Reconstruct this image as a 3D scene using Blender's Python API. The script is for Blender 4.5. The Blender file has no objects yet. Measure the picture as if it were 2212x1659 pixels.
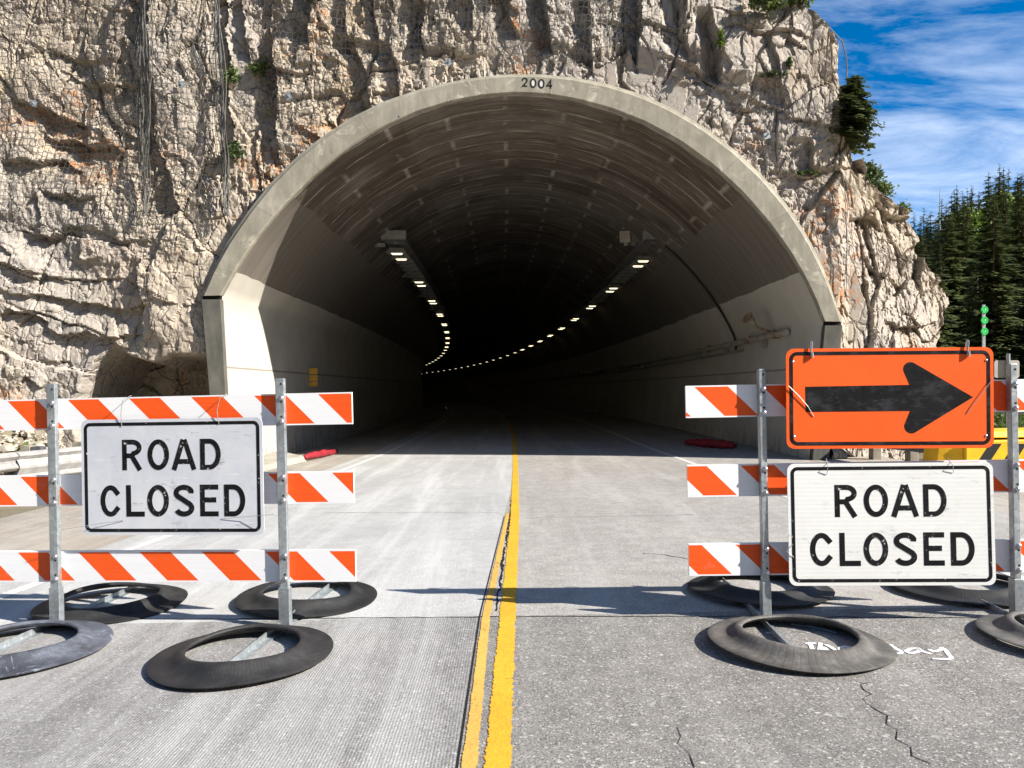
import bpy, bmesh, math, random
import numpy as np
from mathutils import Vector, Matrix

random.seed(7)
RNG = np.random.default_rng(11)
SC = bpy.context.scene
COL = SC.collection
R = math.radians
# ------------------------------------------------------------------ frame
F, CX, HY, ZC = 1640.0, 1106.0, 842.0, 1.5        # measured on the photograph: focal length, centre, horizon, eye height
SLOPE = 0.02                                      # the road is banked: it rises to the right
PY = 15.0                                         # distance of the portal face


CY0 = PY + 0.25                                   # distance of the rock face


def P(x, y, Y):
    return Vector(((x - CX) / F * Y, Y, ZC + (HY - y) / F * Y))


def G(x, y):
    Y = ZC * F / ((y - HY) + SLOPE * (x - CX))
    X = (x - CX) / F * Y
    return (X, Y)


def gz(x):
    return SLOPE * max(-7.0, min(7.0, x))


def bend(Y):
    return -max(0.0, Y - 20.0) ** 2 / (2 * 480.0)


# ------------------------------------------------------------------ object helpers
def tag(o, label=None, cat=None, group=None, kind=None):
    if label: o['label'] = label
    if cat: o['category'] = cat
    if group: o['group'] = group
    if kind: o['kind'] = kind
    return o


def empty(name, loc, rot=(0, 0, 0)):
    o = bpy.data.objects.new(name, None)
    o.empty_display_size = 0.2
    COL.objects.link(o)
    o.location = loc
    o.rotation_euler = rot
    return o


class MB:
    def __init__(self):
        self.v, self.f, self.uv = [], [], []

    def add(self, verts, faces, uvs=None):
        b = len(self.v)
        self.v += [tuple(p) for p in verts]
        for k, fc in enumerate(faces):
            self.f.append([i + b for i in fc])
            self.uv.append(uvs[k] if uvs else None)
        return self

    def box(self, c, s, rot=None):
        hx, hy, hz = s[0] / 2, s[1] / 2, s[2] / 2
        vs = [Vector((x, y, z)) for x in (-hx, hx) for y in (-hy, hy) for z in (-hz, hz)]
        if rot is not None: vs = [rot @ p for p in vs]
        vs = [p + Vector(c) for p in vs]
        return self.add(vs, [(0, 1, 3, 2), (4, 6, 7, 5), (0, 4, 5, 1), (2, 3, 7, 6), (0, 2, 6, 4), (1, 5, 7, 3)])

    def hexa(self, b, t):
        """eight corners: bottom ring of four, top ring of four"""
        vs = list(b) + list(t)
        return self.add(vs, [(3, 2, 1, 0), (4, 5, 6, 7), (0, 1, 5, 4), (1, 2, 6, 5), (2, 3, 7, 6), (3, 0, 4, 7)])

    def tube(self, pts, r, n=8, caps=True):
        pts = [Vector(p) for p in pts]
        rr = r if isinstance(r, (list, tuple)) else [r] * len(pts)
        rings, up = [], None
        for i, p in enumerate(pts):
            d = (pts[min(i + 1, len(pts) - 1)] - pts[max(i - 1, 0)])
            d = d.normalized() if d.length > 1e-9 else Vector((0, 0, 1))
            if up is None:
                up = Vector((0, 0, 1)) if abs(d.z) < 0.9 else Vector((1, 0, 0))
            a = d.cross(up)
            a = a.normalized() if a.length > 1e-6 else Vector((1, 0, 0))
            up = a.cross(d).normalized()
            rings.append([p + (a * math.cos(t) + up * math.sin(t)) * rr[i] for t in [2 * math.pi * k / n for k in range(n)]])
        vs = [q for ring in rings for q in ring]
        fs = []
        for i in range(len(pts) - 1):
            for k in range(n):
                fs.append((i * n + k, i * n + (k + 1) % n, (i + 1) * n + (k + 1) % n, (i + 1) * n + k))
        if caps:
            fs.append(tuple(range(n)))
            fs.append(tuple(reversed(range((len(pts) - 1) * n, len(pts) * n))))
        return self.add(vs, fs)

    def lathe(self, prof, n=64, loc=(0, 0, 0), closed=False, mat=None):
        vs, fs = [], []
        for k in range(n):
            a = 2 * math.pi * k / n
            for (r, z) in prof:
                q = Vector((r * math.cos(a), r * math.sin(a), z))
                if mat is not None: q = mat @ q
                vs.append(q + Vector(loc))
        m = len(prof)
        for k in range(n):
            for j in range(m if closed else m - 1):
                j2 = (j + 1) % m
                k2 = (k + 1) % n
                fs.append((k * m + j, k2 * m + j, k2 * m + j2, k * m + j2))
        return self.add(vs, fs)

    def prism(self, poly, y0, y1):
        """polygon in x,z extruded along y (front is y0)"""
        n = len(poly)
        vs = [(p[0], y0, p[1]) for p in poly] + [(p[0], y1, p[1]) for p in poly]
        fs = [tuple(range(n)), tuple(reversed(range(n, 2 * n)))]
        for i in range(n):
            j = (i + 1) % n
            fs.append((i, i + n, j + n, j))
        return self.add(vs, fs)

    def ribbon(self, pts, w, y, closed=False, th=0.0012):
        """flat stroke in the x,z plane, raised th in front of y"""
        n = len(pts)
        L, Rr = [], []
        for i in range(n):
            if closed:
                a, b, c = pts[i - 1], pts[i], pts[(i + 1) % n]
            else:
                a, b, c = pts[max(i - 1, 0)], pts[i], pts[min(i + 1, n - 1)]
            d1 = Vector((b[0] - a[0], b[1] - a[1])); d2 = Vector((c[0] - b[0], c[1] - b[1]))
            if d1.length < 1e-9: d1 = d2.copy()
            if d2.length < 1e-9: d2 = d1.copy()
            d1.normalize(); d2.normalize()
            n1 = Vector((-d1.y, d1.x)); n2 = Vector((-d2.y, d2.x))
            m = (n1 + n2)
            m = m.normalized() if m.length > 1e-6 else n1
            s = w / 2 / max(0.45, m.dot(n1))
            L.append((b[0] + m.x * s, b[1] + m.y * s)); Rr.append((b[0] - m.x * s, b[1] - m.y * s))
        vs = []
        for q in (y - th, y):
            vs += [(p[0], q, p[1]) for p in L] + [(p[0], q, p[1]) for p in Rr]
        fs = []
        for i in range(n if closed else n - 1):
            j = (i + 1) % n
            fs.append((i, j, n + j, n + i))
            fs.append((i, 2 * n + i, 2 * n + j, j))
            fs.append((n + i, n + j, 3 * n + j, 3 * n + i))
        return self.add(vs, fs)

    def build(self, name, mat, parent=None, smooth=False, auto=None, bevel=0):
        me = bpy.data.meshes.new(name)
        me.from_pydata(self.v, [], self.f)
        if any(u is not None for u in self.uv):
            lay = me.uv_layers.new(name='UVMap')
            k = 0
            for p, u in zip(me.polygons, self.uv):
                for j in range(p.loop_total):
                    lay.data[p.loop_start + j].uv = u[j] if u else (0, 0)
        me.update()
        bm = bmesh.new(); bm.from_mesh(me)
        bmesh.ops.recalc_face_normals(bm, faces=bm.faces)
        bm.to_mesh(me); bm.free()
        if mat: me.materials.append(mat)
        if smooth:
            me.polygons.foreach_set('use_smooth', [True] * len(me.polygons))
            if auto:
                me.set_sharp_from_angle(angle=R(auto))
        o = bpy.data.objects.new(name, me)
        COL.objects.link(o)
        if parent: o.parent = parent
        if bevel:
            b = o.modifiers.new('bevel', 'BEVEL'); b.width = bevel; b.segments = 2; b.limit_method = 'ANGLE'
        return o


def np_mesh(name, V, Fq, mat, smooth=False, parent=None, uv=None):
    me = bpy.data.meshes.new(name)
    me.vertices.add(len(V)); me.vertices.foreach_set('co', np.asarray(V, dtype=np.float32).ravel())
    k = Fq.shape[1]
    me.loops.add(Fq.size); me.loops.foreach_set('vertex_index', Fq.astype(np.int32).ravel())
    me.polygons.add(len(Fq))
    me.polygons.foreach_set('loop_start', np.arange(0, Fq.size, k, dtype=np.int32))
    me.polygons.foreach_set('loop_total', np.full(len(Fq), k, dtype=np.int32))
    if uv is not None:
        l = me.uv_layers.new(name='UVMap'); l.data.foreach_set('uv', uv[Fq.ravel()].astype(np.float32).ravel())
    me.update(calc_edges=True)
    me.polygons.foreach_set('use_smooth', [bool(smooth)] * len(Fq))
    me.materials.append(mat)
    o = bpy.data.objects.new(name, me); COL.objects.link(o)
    if parent: o.parent = parent
    return o


def copy_tree(o, parent=None):
    c = o.copy(); COL.objects.link(c)
    if parent: c.parent = parent
    for ch in list(o.children): copy_tree(ch, c)
    return c


# ------------------------------------------------------------------ material helpers
class NT:
    def __init__(s, name, disp=False):
        s.m = bpy.data.materials.new(name); s.m.use_nodes = True
        s.t = s.m.node_tree; s.t.nodes.clear()
        s.out = s.t.nodes.new('ShaderNodeOutputMaterial')
        s.tc = s.t.nodes.new('ShaderNodeTexCoord')
        s.obj = s.tc.outputs['Object']; s.uv = s.tc.outputs['UV']

    def set(s, sock, v):
        if isinstance(v, bpy.types.NodeSocket): s.t.links.new(v, sock)
        elif isinstance(v, (tuple, list)):
            sock.default_value = (*v, 1.0) if (len(v) == 3 and len(sock.default_value) == 4) else v
        else: sock.default_value = v

    def mp(s, vec=None, scale=(1, 1, 1), loc=(0, 0, 0), rot=(0, 0, 0)):
        n = s.t.nodes.new('ShaderNodeMapping')
        s.t.links.new(vec or s.obj, n.inputs['Vector'])
        n.inputs['Scale'].default_value = scale; n.inputs['Location'].default_value = loc; n.inputs['Rotation'].default_value = rot
        return n.outputs[0]

    def noise(s, scale, detail=4, rough=0.55, vec=None, dist=0.0):
        n = s.t.nodes.new('ShaderNodeTexNoise')
        s.t.links.new(vec or s.obj, n.inputs['Vector'])
        n.inputs['Scale'].default_value = scale; n.inputs['Detail'].default_value = detail
        n.inputs['Roughness'].default_value = rough; n.inputs['Distortion'].default_value = dist
        return n.outputs['Fac']

    def vor(s, scale, vec=None, feature='F1', out=0, rand=1.0, metric=None):
        n = s.t.nodes.new('ShaderNodeTexVoronoi'); n.feature = feature
        s.t.links.new(vec or s.obj, n.inputs['Vector'])
        n.inputs['Scale'].default_value = scale; n.inputs['Randomness'].default_value = rand
        return n.outputs[out]

    def ramp(s, fac, stops, interp='LINEAR'):
        n = s.t.nodes.new('ShaderNodeValToRGB'); n.color_ramp.interpolation = interp
        s.set(n.inputs[0], fac)
        e = n.color_ramp.elements
        while len(e) < len(stops): e.new(0.5)
        for k, (p, c) in enumerate(stops):
            e[k].position = p
            c = (c, c, c) if isinstance(c, (int, float)) else c
            e[k].color = (*c, 1.0)
        return n.outputs[0]

    def math(s, op, a, b=0.0, c=0.0, clamp=False):
        n = s.t.nodes.new('ShaderNodeMath'); n.operation = op; n.use_clamp = clamp
        s.set(n.inputs[0], a); s.set(n.inputs[1], b); s.set(n.inputs[2], c)
        return n.outputs[0]

    def mix(s, fac, a, b, mode='MIX'):
        n = s.t.nodes.new('ShaderNodeMix'); n.data_type = 'RGBA'; n.blend_type = mode
        s.set(n.inputs[0], fac); s.set(n.inputs[6], a); s.set(n.inputs[7], b)
        return n.outputs[2]

    def xyz(s, vec=None):
        n = s.t.nodes.new('ShaderNodeSeparateXYZ'); s.t.links.new(vec or s.obj, n.inputs[0])
        return n.outputs

    def bump(s, h, strength=0.5, dist=0.02, normal=None):
        n = s.t.nodes.new('ShaderNodeBump'); s.set(n.inputs['Height'], h)
        n.inputs['Strength'].default_value = strength; n.inputs['Distance'].default_value = dist
        if normal: s.t.links.new(normal, n.inputs['Normal'])
        return n.outputs[0]

    def bsdf(s, color, rough=0.8, metal=0.0, normal=None, spec=0.3, **kw):
        n = s.t.nodes.new('ShaderNodeBsdfPrincipled')
        s.set(n.inputs['Base Color'], color); s.set(n.inputs['Roughness'], rough); s.set(n.inputs['Metallic'], metal)
        n.inputs['Specular IOR Level'].default_value = spec
        if normal: s.t.links.new(normal, n.inputs['Normal'])
        for k, v in kw.items(): s.set(n.inputs[k.replace('_', ' ')], v)
        s.t.links.new(n.outputs[0], s.out.inputs[0])
        s.last = n
        return s

    def alpha(s, fac):
        """fac 1 = opaque"""
        tr = s.t.nodes.new('ShaderNodeBsdfTransparent'); mx = s.t.nodes.new('ShaderNodeMixShader')
        s.set(mx.inputs[0], fac); s.t.links.new(tr.outputs[0], mx.inputs[1]); s.t.links.new(s.last.outputs[0], mx.inputs[2])
        s.t.links.new(mx.outputs[0], s.out.inputs[0])
        return s


def simple(name, col, rough=0.7, metal=0.0, var=0.15, scale=8, spec=0.3, bump=0.0):
    k = NT(name)
    n = k.noise(scale, 5, 0.6)
    c = k.mix(k.ramp(n, [(0.3, 0), (0.7, 1)]), tuple(v * (1 - var) for v in col), tuple(min(1, v * (1 + var)) for v in col))
    nm = k.bump(k.noise(scale * 6, 4), bump, 0.01) if bump else None
    k.bsdf(c, rough, metal, nm, spec)
    return k.m


# ------------------------------------------------------------------ materials
MT = {}


def mat_rock():
    k = NT('cliff_rock')
    v = k.obj
    big = k.noise(0.30, 5, 0.6, dist=0.6)
    med = k.noise(1.3, 6, 0.65, dist=0.4)
    fine = k.noise(9, 6, 0.7)
    base = k.ramp(med, [(0.30, (0.29, 0.245, 0.195)), (0.45, (0.40, 0.342, 0.272)), (0.60, (0.465, 0.40, 0.318)), (0.75, (0.49, 0.415, 0.312))])
    grey = k.ramp(fine, [(0.3, (0.285, 0.26, 0.235)), (0.7, (0.46, 0.425, 0.385))])
    c = k.mix(k.ramp(big, [(0.42, 0.0), (0.58, 0.75)]), base, grey)
    # warm and pinkish faces
    pk = k.noise(0.8, 4, 0.6, vec=k.mp(loc=(7, 3, 1)))
    c = k.mix(k.ramp(pk, [(0.55, 0), (0.70, 0.55)]), c, (0.375, 0.31, 0.265))
    yl = k.noise(0.55, 5, 0.65, vec=k.mp(loc=(-5, 2, 9), scale=(1.5, 1, 0.8)))
    c = k.mix(k.ramp(yl, [(0.58, 0), (0.70, 0.6)]), c, (0.39, 0.30, 0.185))
    # water streaks down the face
    st = k.noise(1.0, 5, 0.7, vec=k.mp(scale=(3.2, 1, 0.16), loc=(3, 0, 0)))
    c = k.mix(k.ramp(st, [(0.56, 0), (0.72, 0.45)]), c, (0.17, 0.145, 0.12))
    # orange lichen
    li = k.noise(0.42, 3, 0.6, vec=k.mp(loc=(2.5, 0, 4.2)))
    li2 = k.noise(7, 6, 0.75)
    lm = k.math('MULTIPLY', k.ramp(li, [(0.60, 0), (0.68, 1)]), k.ramp(li2, [(0.48, 0), (0.60, 0.9)]))
    c = k.mix(lm, c, (0.50, 0.20, 0.055))
    # small dark pocks
    pz = k.noise(26, 4, 0.7, vec=k.mp(scale=(1, 1, 0.7)))
    c = k.mix(k.ramp(pz, [(0.60, 0), (0.74, 0.6)]), c, (0.11, 0.09, 0.075))
    cr = k.vor(1.6, k.mp(vec=None, scale=(1, 1, 0.55)), 'DISTANCE_TO_EDGE')
    wv = k.noise(3.0, 4, 0.6)
    cv = k.mp(scale=(1, 1, 0.5))
    dv = k.t.nodes.new('ShaderNodeVectorMath'); dv.operation = 'MULTIPLY_ADD'
    nv = k.t.nodes.new('ShaderNodeTexNoise'); k.t.links.new(k.obj, nv.inputs['Vector']); nv.inputs['Scale'].default_value = 2.5; nv.inputs['Detail'].default_value = 5
    k.t.links.new(nv.outputs['Color'], dv.inputs[0]); dv.inputs[1].default_value = (0.45, 0.45, 0.45); k.t.links.new(cv, dv.inputs[2])
    e1 = k.vor(2.6, dv.outputs[0], 'DISTANCE_TO_EDGE'); e2 = k.vor(8.0, dv.outputs[0], 'DISTANCE_TO_EDGE')
    msk = k.ramp(k.noise(0.9, 4, 0.6, vec=k.mp(loc=(1, 8, 3))), [(0.40, 0.0), (0.55, 1.0)])
    k1 = k.math('MULTIPLY', k.ramp(e1, [(0.0, 0.7), (0.012, 0.4), (0.035, 0)]), msk)
    k2 = k.math('MULTIPLY', k.ramp(e2, [(0.0, 0.4), (0.02, 0.2), (0.05, 0)]), k.ramp(k.noise(1.7, 4, 0.6), [(0.45, 0.0), (0.58, 1.0)]))
    c = k.mix(k1, c, (0.07, 0.058, 0.048)); c = k.mix(k2, c, (0.12, 0.10, 0.085))
    c1 = k.vor(5.0, dv.outputs[0], 'F1', 1); c2 = k.vor(13.0, dv.outputs[0], 'F1', 1)
    h1 = k.noise(6, 9, 0.72, vec=k.mp(scale=(1, 1, 0.6)), dist=0.3)
    h2 = k.noise(26, 6, 0.7, vec=k.mp(scale=(1, 1, 0.7)))
    f5 = k.vor(5.0, dv.outputs[0], 'F1', 0); f13 = k.vor(14.0, dv.outputs[0], 'F1', 0)
    b = k.bump(k.ramp(e1, [(0, 0), (0.10, 1)]), 0.5, 0.05)
    b = k.bump(c2, 0.35, 0.02, b)
    b = k.bump(h1, 0.22, 0.04, b)
    b = k.bump(h2, 0.4, 0.018, b)
    k.bsdf(c, 0.92, 0, b, 0.15)
    return k.m


def mat_concrete(name, dark, light, streak=True, scale=1.0, joints=False):
    k = NT(name)
    n1 = k.noise(0.9 * scale, 6, 0.65)
    n2 = k.noise(6 * scale, 6, 0.7, vec=k.mp(scale=(1, 1, 0.35)))
    c = k.mix(k.ramp(n1, [(0.35, 0), (0.65, 1)]), dark, light)
    c = k.mix(k.ramp(n2, [(0.40, 0.45), (0.62, 0)]), c, tuple(v * 0.6 for v in dark))
    if streak:
        st = k.noise(1.0, 5, 0.7, vec=k.mp(scale=(9, 9, 0.25)))
        c = k.mix(k.ramp(st, [(0.58, 0), (0.75, 0.5)]), c, tuple(v * 0.55 for v in dark))
        s2 = k.noise(1.0, 5, 0.7, vec=k.mp(scale=(6, 6, 0.2), loc=(4, 4, 0)))
        c = k.mix(k.ramp(s2, [(0.62, 0), (0.74, 0.5)]), c, tuple(min(1, v * 1.5) for v in light))
    if joints:
        x, y, z = k.xyz()[0:3]
        an = k.math('MULTIPLY', k.math('ARCTAN2', k.math('SUBTRACT', z, 2.2), x), 4.2)
        fr = k.math('FRACT', k.math('ADD', an, k.math('MULTIPLY', k.noise(1.5, 3), 0.02)))
        c = k.mix(k.ramp(fr, [(0.0, 0.7), (0.012, 0.0)]), c, tuple(v * 0.45 for v in dark))
        seg = k.t.nodes.new('ShaderNodeTexWhiteNoise'); seg.noise_dimensions = '1D'
        k.t.links.new(k.math('FLOOR', an), seg.inputs['W'])
        c = k.mix(k.ramp(seg.outputs[0], [(0.2, 0.35), (0.8, 0.0)]), c, tuple(v * 0.75 for v in dark))
        rs = k.noise(1.0, 6, 0.75, vec=k.mp(scale=(2.2, 2, 2.2), loc=(3, 3, 1)), dist=0.8)
        c = k.mix(k.ramp(rs, [(0.56, 0), (0.66, 0.55)]), c, tuple(min(1, v * 1.45) for v in light))
        c = k.mix(k.ramp(k.noise(3.5, 7, 0.75, vec=k.mp(loc=(8, 0, 2))), [(0.58, 0), (0.68, 0.5)]), c, (0.17, 0.14, 0.10))
    b = k.bump(k.noise(18, 6, 0.7), 0.25, 0.01)
    k.bsdf(c, 0.85, 0, b, 0.25)
    return k.m


def mat_lining():
    k = NT('tunnel_concrete')
    z = k.xyz()[2]
    uv = k.uv                                       # u: round the arch (m), v: along the tunnel (m)
    # dark sooty vault with board marks that run round the arch
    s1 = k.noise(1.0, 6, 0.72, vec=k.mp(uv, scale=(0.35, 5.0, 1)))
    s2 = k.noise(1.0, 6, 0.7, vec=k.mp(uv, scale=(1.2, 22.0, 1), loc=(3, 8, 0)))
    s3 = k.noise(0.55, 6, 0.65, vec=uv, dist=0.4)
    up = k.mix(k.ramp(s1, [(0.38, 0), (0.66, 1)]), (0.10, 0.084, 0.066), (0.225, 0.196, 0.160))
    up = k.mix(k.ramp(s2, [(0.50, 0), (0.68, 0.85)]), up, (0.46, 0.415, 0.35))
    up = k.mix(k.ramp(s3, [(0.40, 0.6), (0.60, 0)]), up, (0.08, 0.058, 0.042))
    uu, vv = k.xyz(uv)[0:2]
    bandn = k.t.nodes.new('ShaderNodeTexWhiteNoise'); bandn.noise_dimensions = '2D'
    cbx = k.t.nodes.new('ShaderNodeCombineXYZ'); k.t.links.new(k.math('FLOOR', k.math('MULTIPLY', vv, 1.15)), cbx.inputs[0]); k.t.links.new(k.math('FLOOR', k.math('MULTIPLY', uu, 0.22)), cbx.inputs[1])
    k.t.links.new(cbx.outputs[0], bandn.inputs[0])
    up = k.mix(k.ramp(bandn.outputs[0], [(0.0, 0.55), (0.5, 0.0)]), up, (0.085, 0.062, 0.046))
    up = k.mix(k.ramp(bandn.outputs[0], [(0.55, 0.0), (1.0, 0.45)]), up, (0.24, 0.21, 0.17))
    bl = k.math('FRACT', k.math('MULTIPLY', vv, 1.15))
    bm_ = k.math('MULTIPLY', k.ramp(bl, [(0.0, 1.0), (0.045, 0.0)]), k.ramp(k.noise(0.9, 5, 0.7, vec=uv), [(0.44, 0), (0.60, 0.8)]))
    up = k.mix(bm_, up, (0.42, 0.375, 0.315))
    # lighter construction joints across the vault
    bk = k.t.nodes.new('ShaderNodeTexBrick')
    k.t.links.new(k.mp(uv, scale=(0.20, 0.36, 1)), bk.inputs['Vector'])
    bk.inputs['Color1'].default_value = (0, 0, 0, 1); bk.inputs['Color2'].default_value = (0, 0, 0, 1)
    bk.inputs['Mortar'].default_value = (1, 1, 1, 1); bk.inputs['Scale'].default_value = 1.0
    bk.inputs['Mortar Size'].default_value = 0.016; bk.inputs['Mortar Smooth'].default_value = 0.8
    jm = k.math('MULTIPLY', bk.outputs['Color'], k.ramp(k.noise(1.1, 5, 0.7, vec=uv), [(0.42, 0), (0.60, 0.9)]))
    up = k.mix(jm, up, (0.52, 0.475, 0.41))
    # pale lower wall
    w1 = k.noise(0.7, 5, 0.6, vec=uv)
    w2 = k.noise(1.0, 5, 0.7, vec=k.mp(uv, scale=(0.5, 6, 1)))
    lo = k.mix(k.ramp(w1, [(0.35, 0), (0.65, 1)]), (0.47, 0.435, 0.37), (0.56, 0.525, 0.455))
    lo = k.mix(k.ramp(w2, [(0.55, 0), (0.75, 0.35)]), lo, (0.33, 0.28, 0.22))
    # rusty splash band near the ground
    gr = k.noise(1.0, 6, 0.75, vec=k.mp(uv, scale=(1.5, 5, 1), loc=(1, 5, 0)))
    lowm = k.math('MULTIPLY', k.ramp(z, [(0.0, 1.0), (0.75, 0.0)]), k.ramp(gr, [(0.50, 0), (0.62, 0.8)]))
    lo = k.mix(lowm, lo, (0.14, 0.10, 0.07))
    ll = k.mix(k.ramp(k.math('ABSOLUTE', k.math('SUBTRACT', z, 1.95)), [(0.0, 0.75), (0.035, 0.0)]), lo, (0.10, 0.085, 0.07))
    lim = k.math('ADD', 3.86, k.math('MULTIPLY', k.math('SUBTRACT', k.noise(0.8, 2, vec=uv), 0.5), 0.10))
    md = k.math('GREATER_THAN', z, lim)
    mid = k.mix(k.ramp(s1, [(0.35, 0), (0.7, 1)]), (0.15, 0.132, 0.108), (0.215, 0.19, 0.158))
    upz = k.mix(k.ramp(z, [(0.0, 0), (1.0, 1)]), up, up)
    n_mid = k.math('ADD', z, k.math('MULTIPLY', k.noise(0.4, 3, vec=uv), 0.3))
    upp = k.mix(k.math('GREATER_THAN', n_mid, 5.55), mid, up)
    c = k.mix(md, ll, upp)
    b = k.bump(k.noise(14, 5, 0.7), 0.2, 0.01)
    b = k.bump(s2, 0.25, 0.02, b)
    k.bsdf(c, 0.85, 0, b, 0.25)
    return k.m


def mat_road(name, base, light, dark, chip, groove=False, streak=0.5, warm=None):
    k = NT(name)
    x, y, z = k.xyz()[0:3]
    vr = k.vor(150, None, 'F1', 1, 1.0)              # a colour per stone of the surface
    g = k.t.nodes.new('ShaderNodeSeparateColor'); k.t.links.new(vr, g.inputs[0])
    cell = g.outputs[0]
    big = k.noise(0.55, 6, 0.62, dist=0.3)
    c = k.mix(k.ramp(big, [(0.32, 0), (0.68, 1)]), tuple(v * 0.86 for v in base), tuple(v * 1.10 for v in base))
    med = k.noise(5, 6, 0.7)
    c = k.mix(k.ramp(med, [(0.40, 0.35), (0.60, 0)]), c, dark)
    c = k.mix(k.ramp(cell, [(0.0, chip), (0.12, 0.0), (0.16, 0)]), c, light)
    c = k.mix(k.ramp(cell, [(0.80, 0), (0.86, chip * 0.9), (1.0, chip)]), c, dark)
    vr2 = k.vor(68, k.mp(loc=(0.3, 0.7, 0)), 'F1', 1, 1.0)
    g2 = k.t.nodes.new('ShaderNodeSeparateColor'); k.t.links.new(vr2, g2.inputs[0])
    c = k.mix(k.ramp(g2.outputs[0], [(0.0, chip * 0.8), (0.06, 0.0), (0.1, 0)]), c, light)
    # tyre polish and dusty tracks along the road
    st = k.noise(1.0, 6, 0.68, vec=k.mp(scale=(1.7, 0.13, 1)), dist=0.4)
    c = k.mix(k.ramp(st, [(0.48, 0), (0.70, streak)]), c, light)
    s2 = k.noise(1.0, 6, 0.7, vec=k.mp(scale=(3.4, 0.16, 1), loc=(5, 1, 0)))
    c = k.mix(k.ramp(s2, [(0.56, 0), (0.74, 0.35)]), c, dark)
    if warm:
        wn = k.noise(0.35, 4, 0.6, vec=k.mp(loc=(9, 4, 0)))
        c = k.mix(k.ramp(wn, [(0.45, 0), (0.65, 0.6)]), c, warm)
    h = k.math('ADD', k.math('MULTIPLY', cell, 0.6), k.noise(60, 4, 0.7))
    b = k.bump(h, 0.5, 0.012)
    if groove:
        wv = k.t.nodes.new('ShaderNodeTexWave'); wv.bands_direction = 'X'
        k.t.links.new(k.mp(scale=(1, 0.02, 1)), wv.inputs['Vector'])
        wv.inputs['Scale'].default_value = 22.0; wv.inputs['Distortion'].default_value = 0.6; wv.inputs['Detail'].default_value = 2
        wf = wv.outputs['Fac']
        c = k.mix(k.ramp(wf, [(0.10, 0.26), (0.45, 0)]), c, dark)
        b = k.bump(wf, 0.25, 0.004, b)
    k.bsdf(c, 0.9, 0, b, 0.2)
    return k.m


def mat_paint(name, col, wear_scale, thr, base=None, edge=True):
    k = NT(name)
    n = k.noise(wear_scale, 7, 0.75)
    n2 = k.noise(3.0, 5, 0.7)
    u = k.xyz(k.uv)[0]
    e = k.math('ABSOLUTE', k.math('SUBTRACT', u, 0.5))
    e = k.ramp(e, [(0.32, 0.0), (0.5, 0.30)]) if edge else 0.0
    a = k.math('SUBTRACT', k.math('ADD', k.math('MULTIPLY', n, 0.65), k.math('MULTIPLY', n2, 0.45)), e)
    al = k.ramp(a, [(thr, 0), (thr + 0.05, 1)])
    c = k.mix(k.ramp(k.noise(20, 5, 0.7), [(0.35, 0), (0.7, 1)]), tuple(v * 0.8 for v in col), col)
    c = k.mix(k.ramp(k.noise(1.6, 4), [(0.4, 0.35), (0.6, 0)]), c, tuple(v * 0.62 for v in col))
    k.bsdf(c, 0.75, 0, k.bump(k.noise(60, 4), 0.35, 0.01), 0.25).alpha(al)
    return k.m


def mat_board():
    k = NT('striped_sheeting')
    u, v, w = k.xyz(k.uv)[0:3]
    fr = k.math('FRACT', u)
    st = k.math('LESS_THAN', fr, 0.5)
    ed = k.math('LESS_THAN', k.math('ABSOLUTE', k.math('SUBTRACT', v, 0.5)), 0.457)
    f = k.math('MULTIPLY', st, ed)
    ln = k.noise(1.0, 3, 0.6, vec=k.mp(scale=(2, 1, 150)))
    hx = k.vor(230, None, 'DISTANCE_TO_EDGE', 0, 0.15)
    white = k.mix(k.ramp(ln, [(0.40, 0.35), (0.55, 0)]), (0.86, 0.86, 0.86), (0.73, 0.74, 0.76))
    org = k.mix(k.ramp(ln, [(0.40, 0.4), (0.55, 0)]), (0.90, 0.105, 0.012), (0.72, 0.072, 0.008))
    c = k.mix(f, white, org)
    c = k.mix(k.ramp(hx, [(0.0, 0.25), (0.10, 0)]), c, (0.35, 0.35, 0.36), 'MULTIPLY')
    d = k.noise(5, 6, 0.75)
    c = k.mix(k.ramp(d, [(0.62, 0), (0.78, 0.35)]), c, (0.42, 0.40, 0.36))
    k.bsdf(c, 0.45, 0, k.bump(hx, 0.06, 0.002), 0.35)
    return k.m


def mat_sign(name, col, col2, scuff, stripes=False):
    k = NT(name)
    n = k.noise(2.2, 6, 0.7)
    c = k.mix(k.ramp(n, [(0.35, 0), (0.65, 1)]), col, col2)
    if stripes:
        z = k.xyz()[2]
        s = k.math('FRACT', k.math('MULTIPLY', z, 38.0))
        c = k.mix(k.ramp(s, [(0.35, 0), (0.5, 0.22), (0.85, 0.22), (1.0, 0)]), c, tuple(v * 0.72 for v in col))
    g = k.noise(4, 7, 0.8, vec=k.mp(rot=(0, 0.5, 0), scale=(1, 1, 3)))
    c = k.mix(k.ramp(g, [(0.58, 0), (0.68, scuff)]), c, tuple(v * 0.45 for v in col))
    s1 = k.noise(1.0, 4, 0.7, vec=k.mp(rot=(0, 0.7, 0), scale=(2.5, 1, 90)))
    c = k.mix(k.ramp(s1, [(0.64, 0), (0.69, scuff)]), c, tuple(min(1, v * 1.5 + 0.12) for v in col))
    s2 = k.noise(1.0, 4, 0.7, vec=k.mp(rot=(0, -0.9, 0), scale=(3, 1, 70), loc=(3, 0, 2)))
    c = k.mix(k.ramp(s2, [(0.66, 0), (0.71, scuff)]), c, tuple(v * 0.5 for v in col))
    k.bsdf(c, 0.42, 0, None, 0.35)
    return k.m


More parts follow.
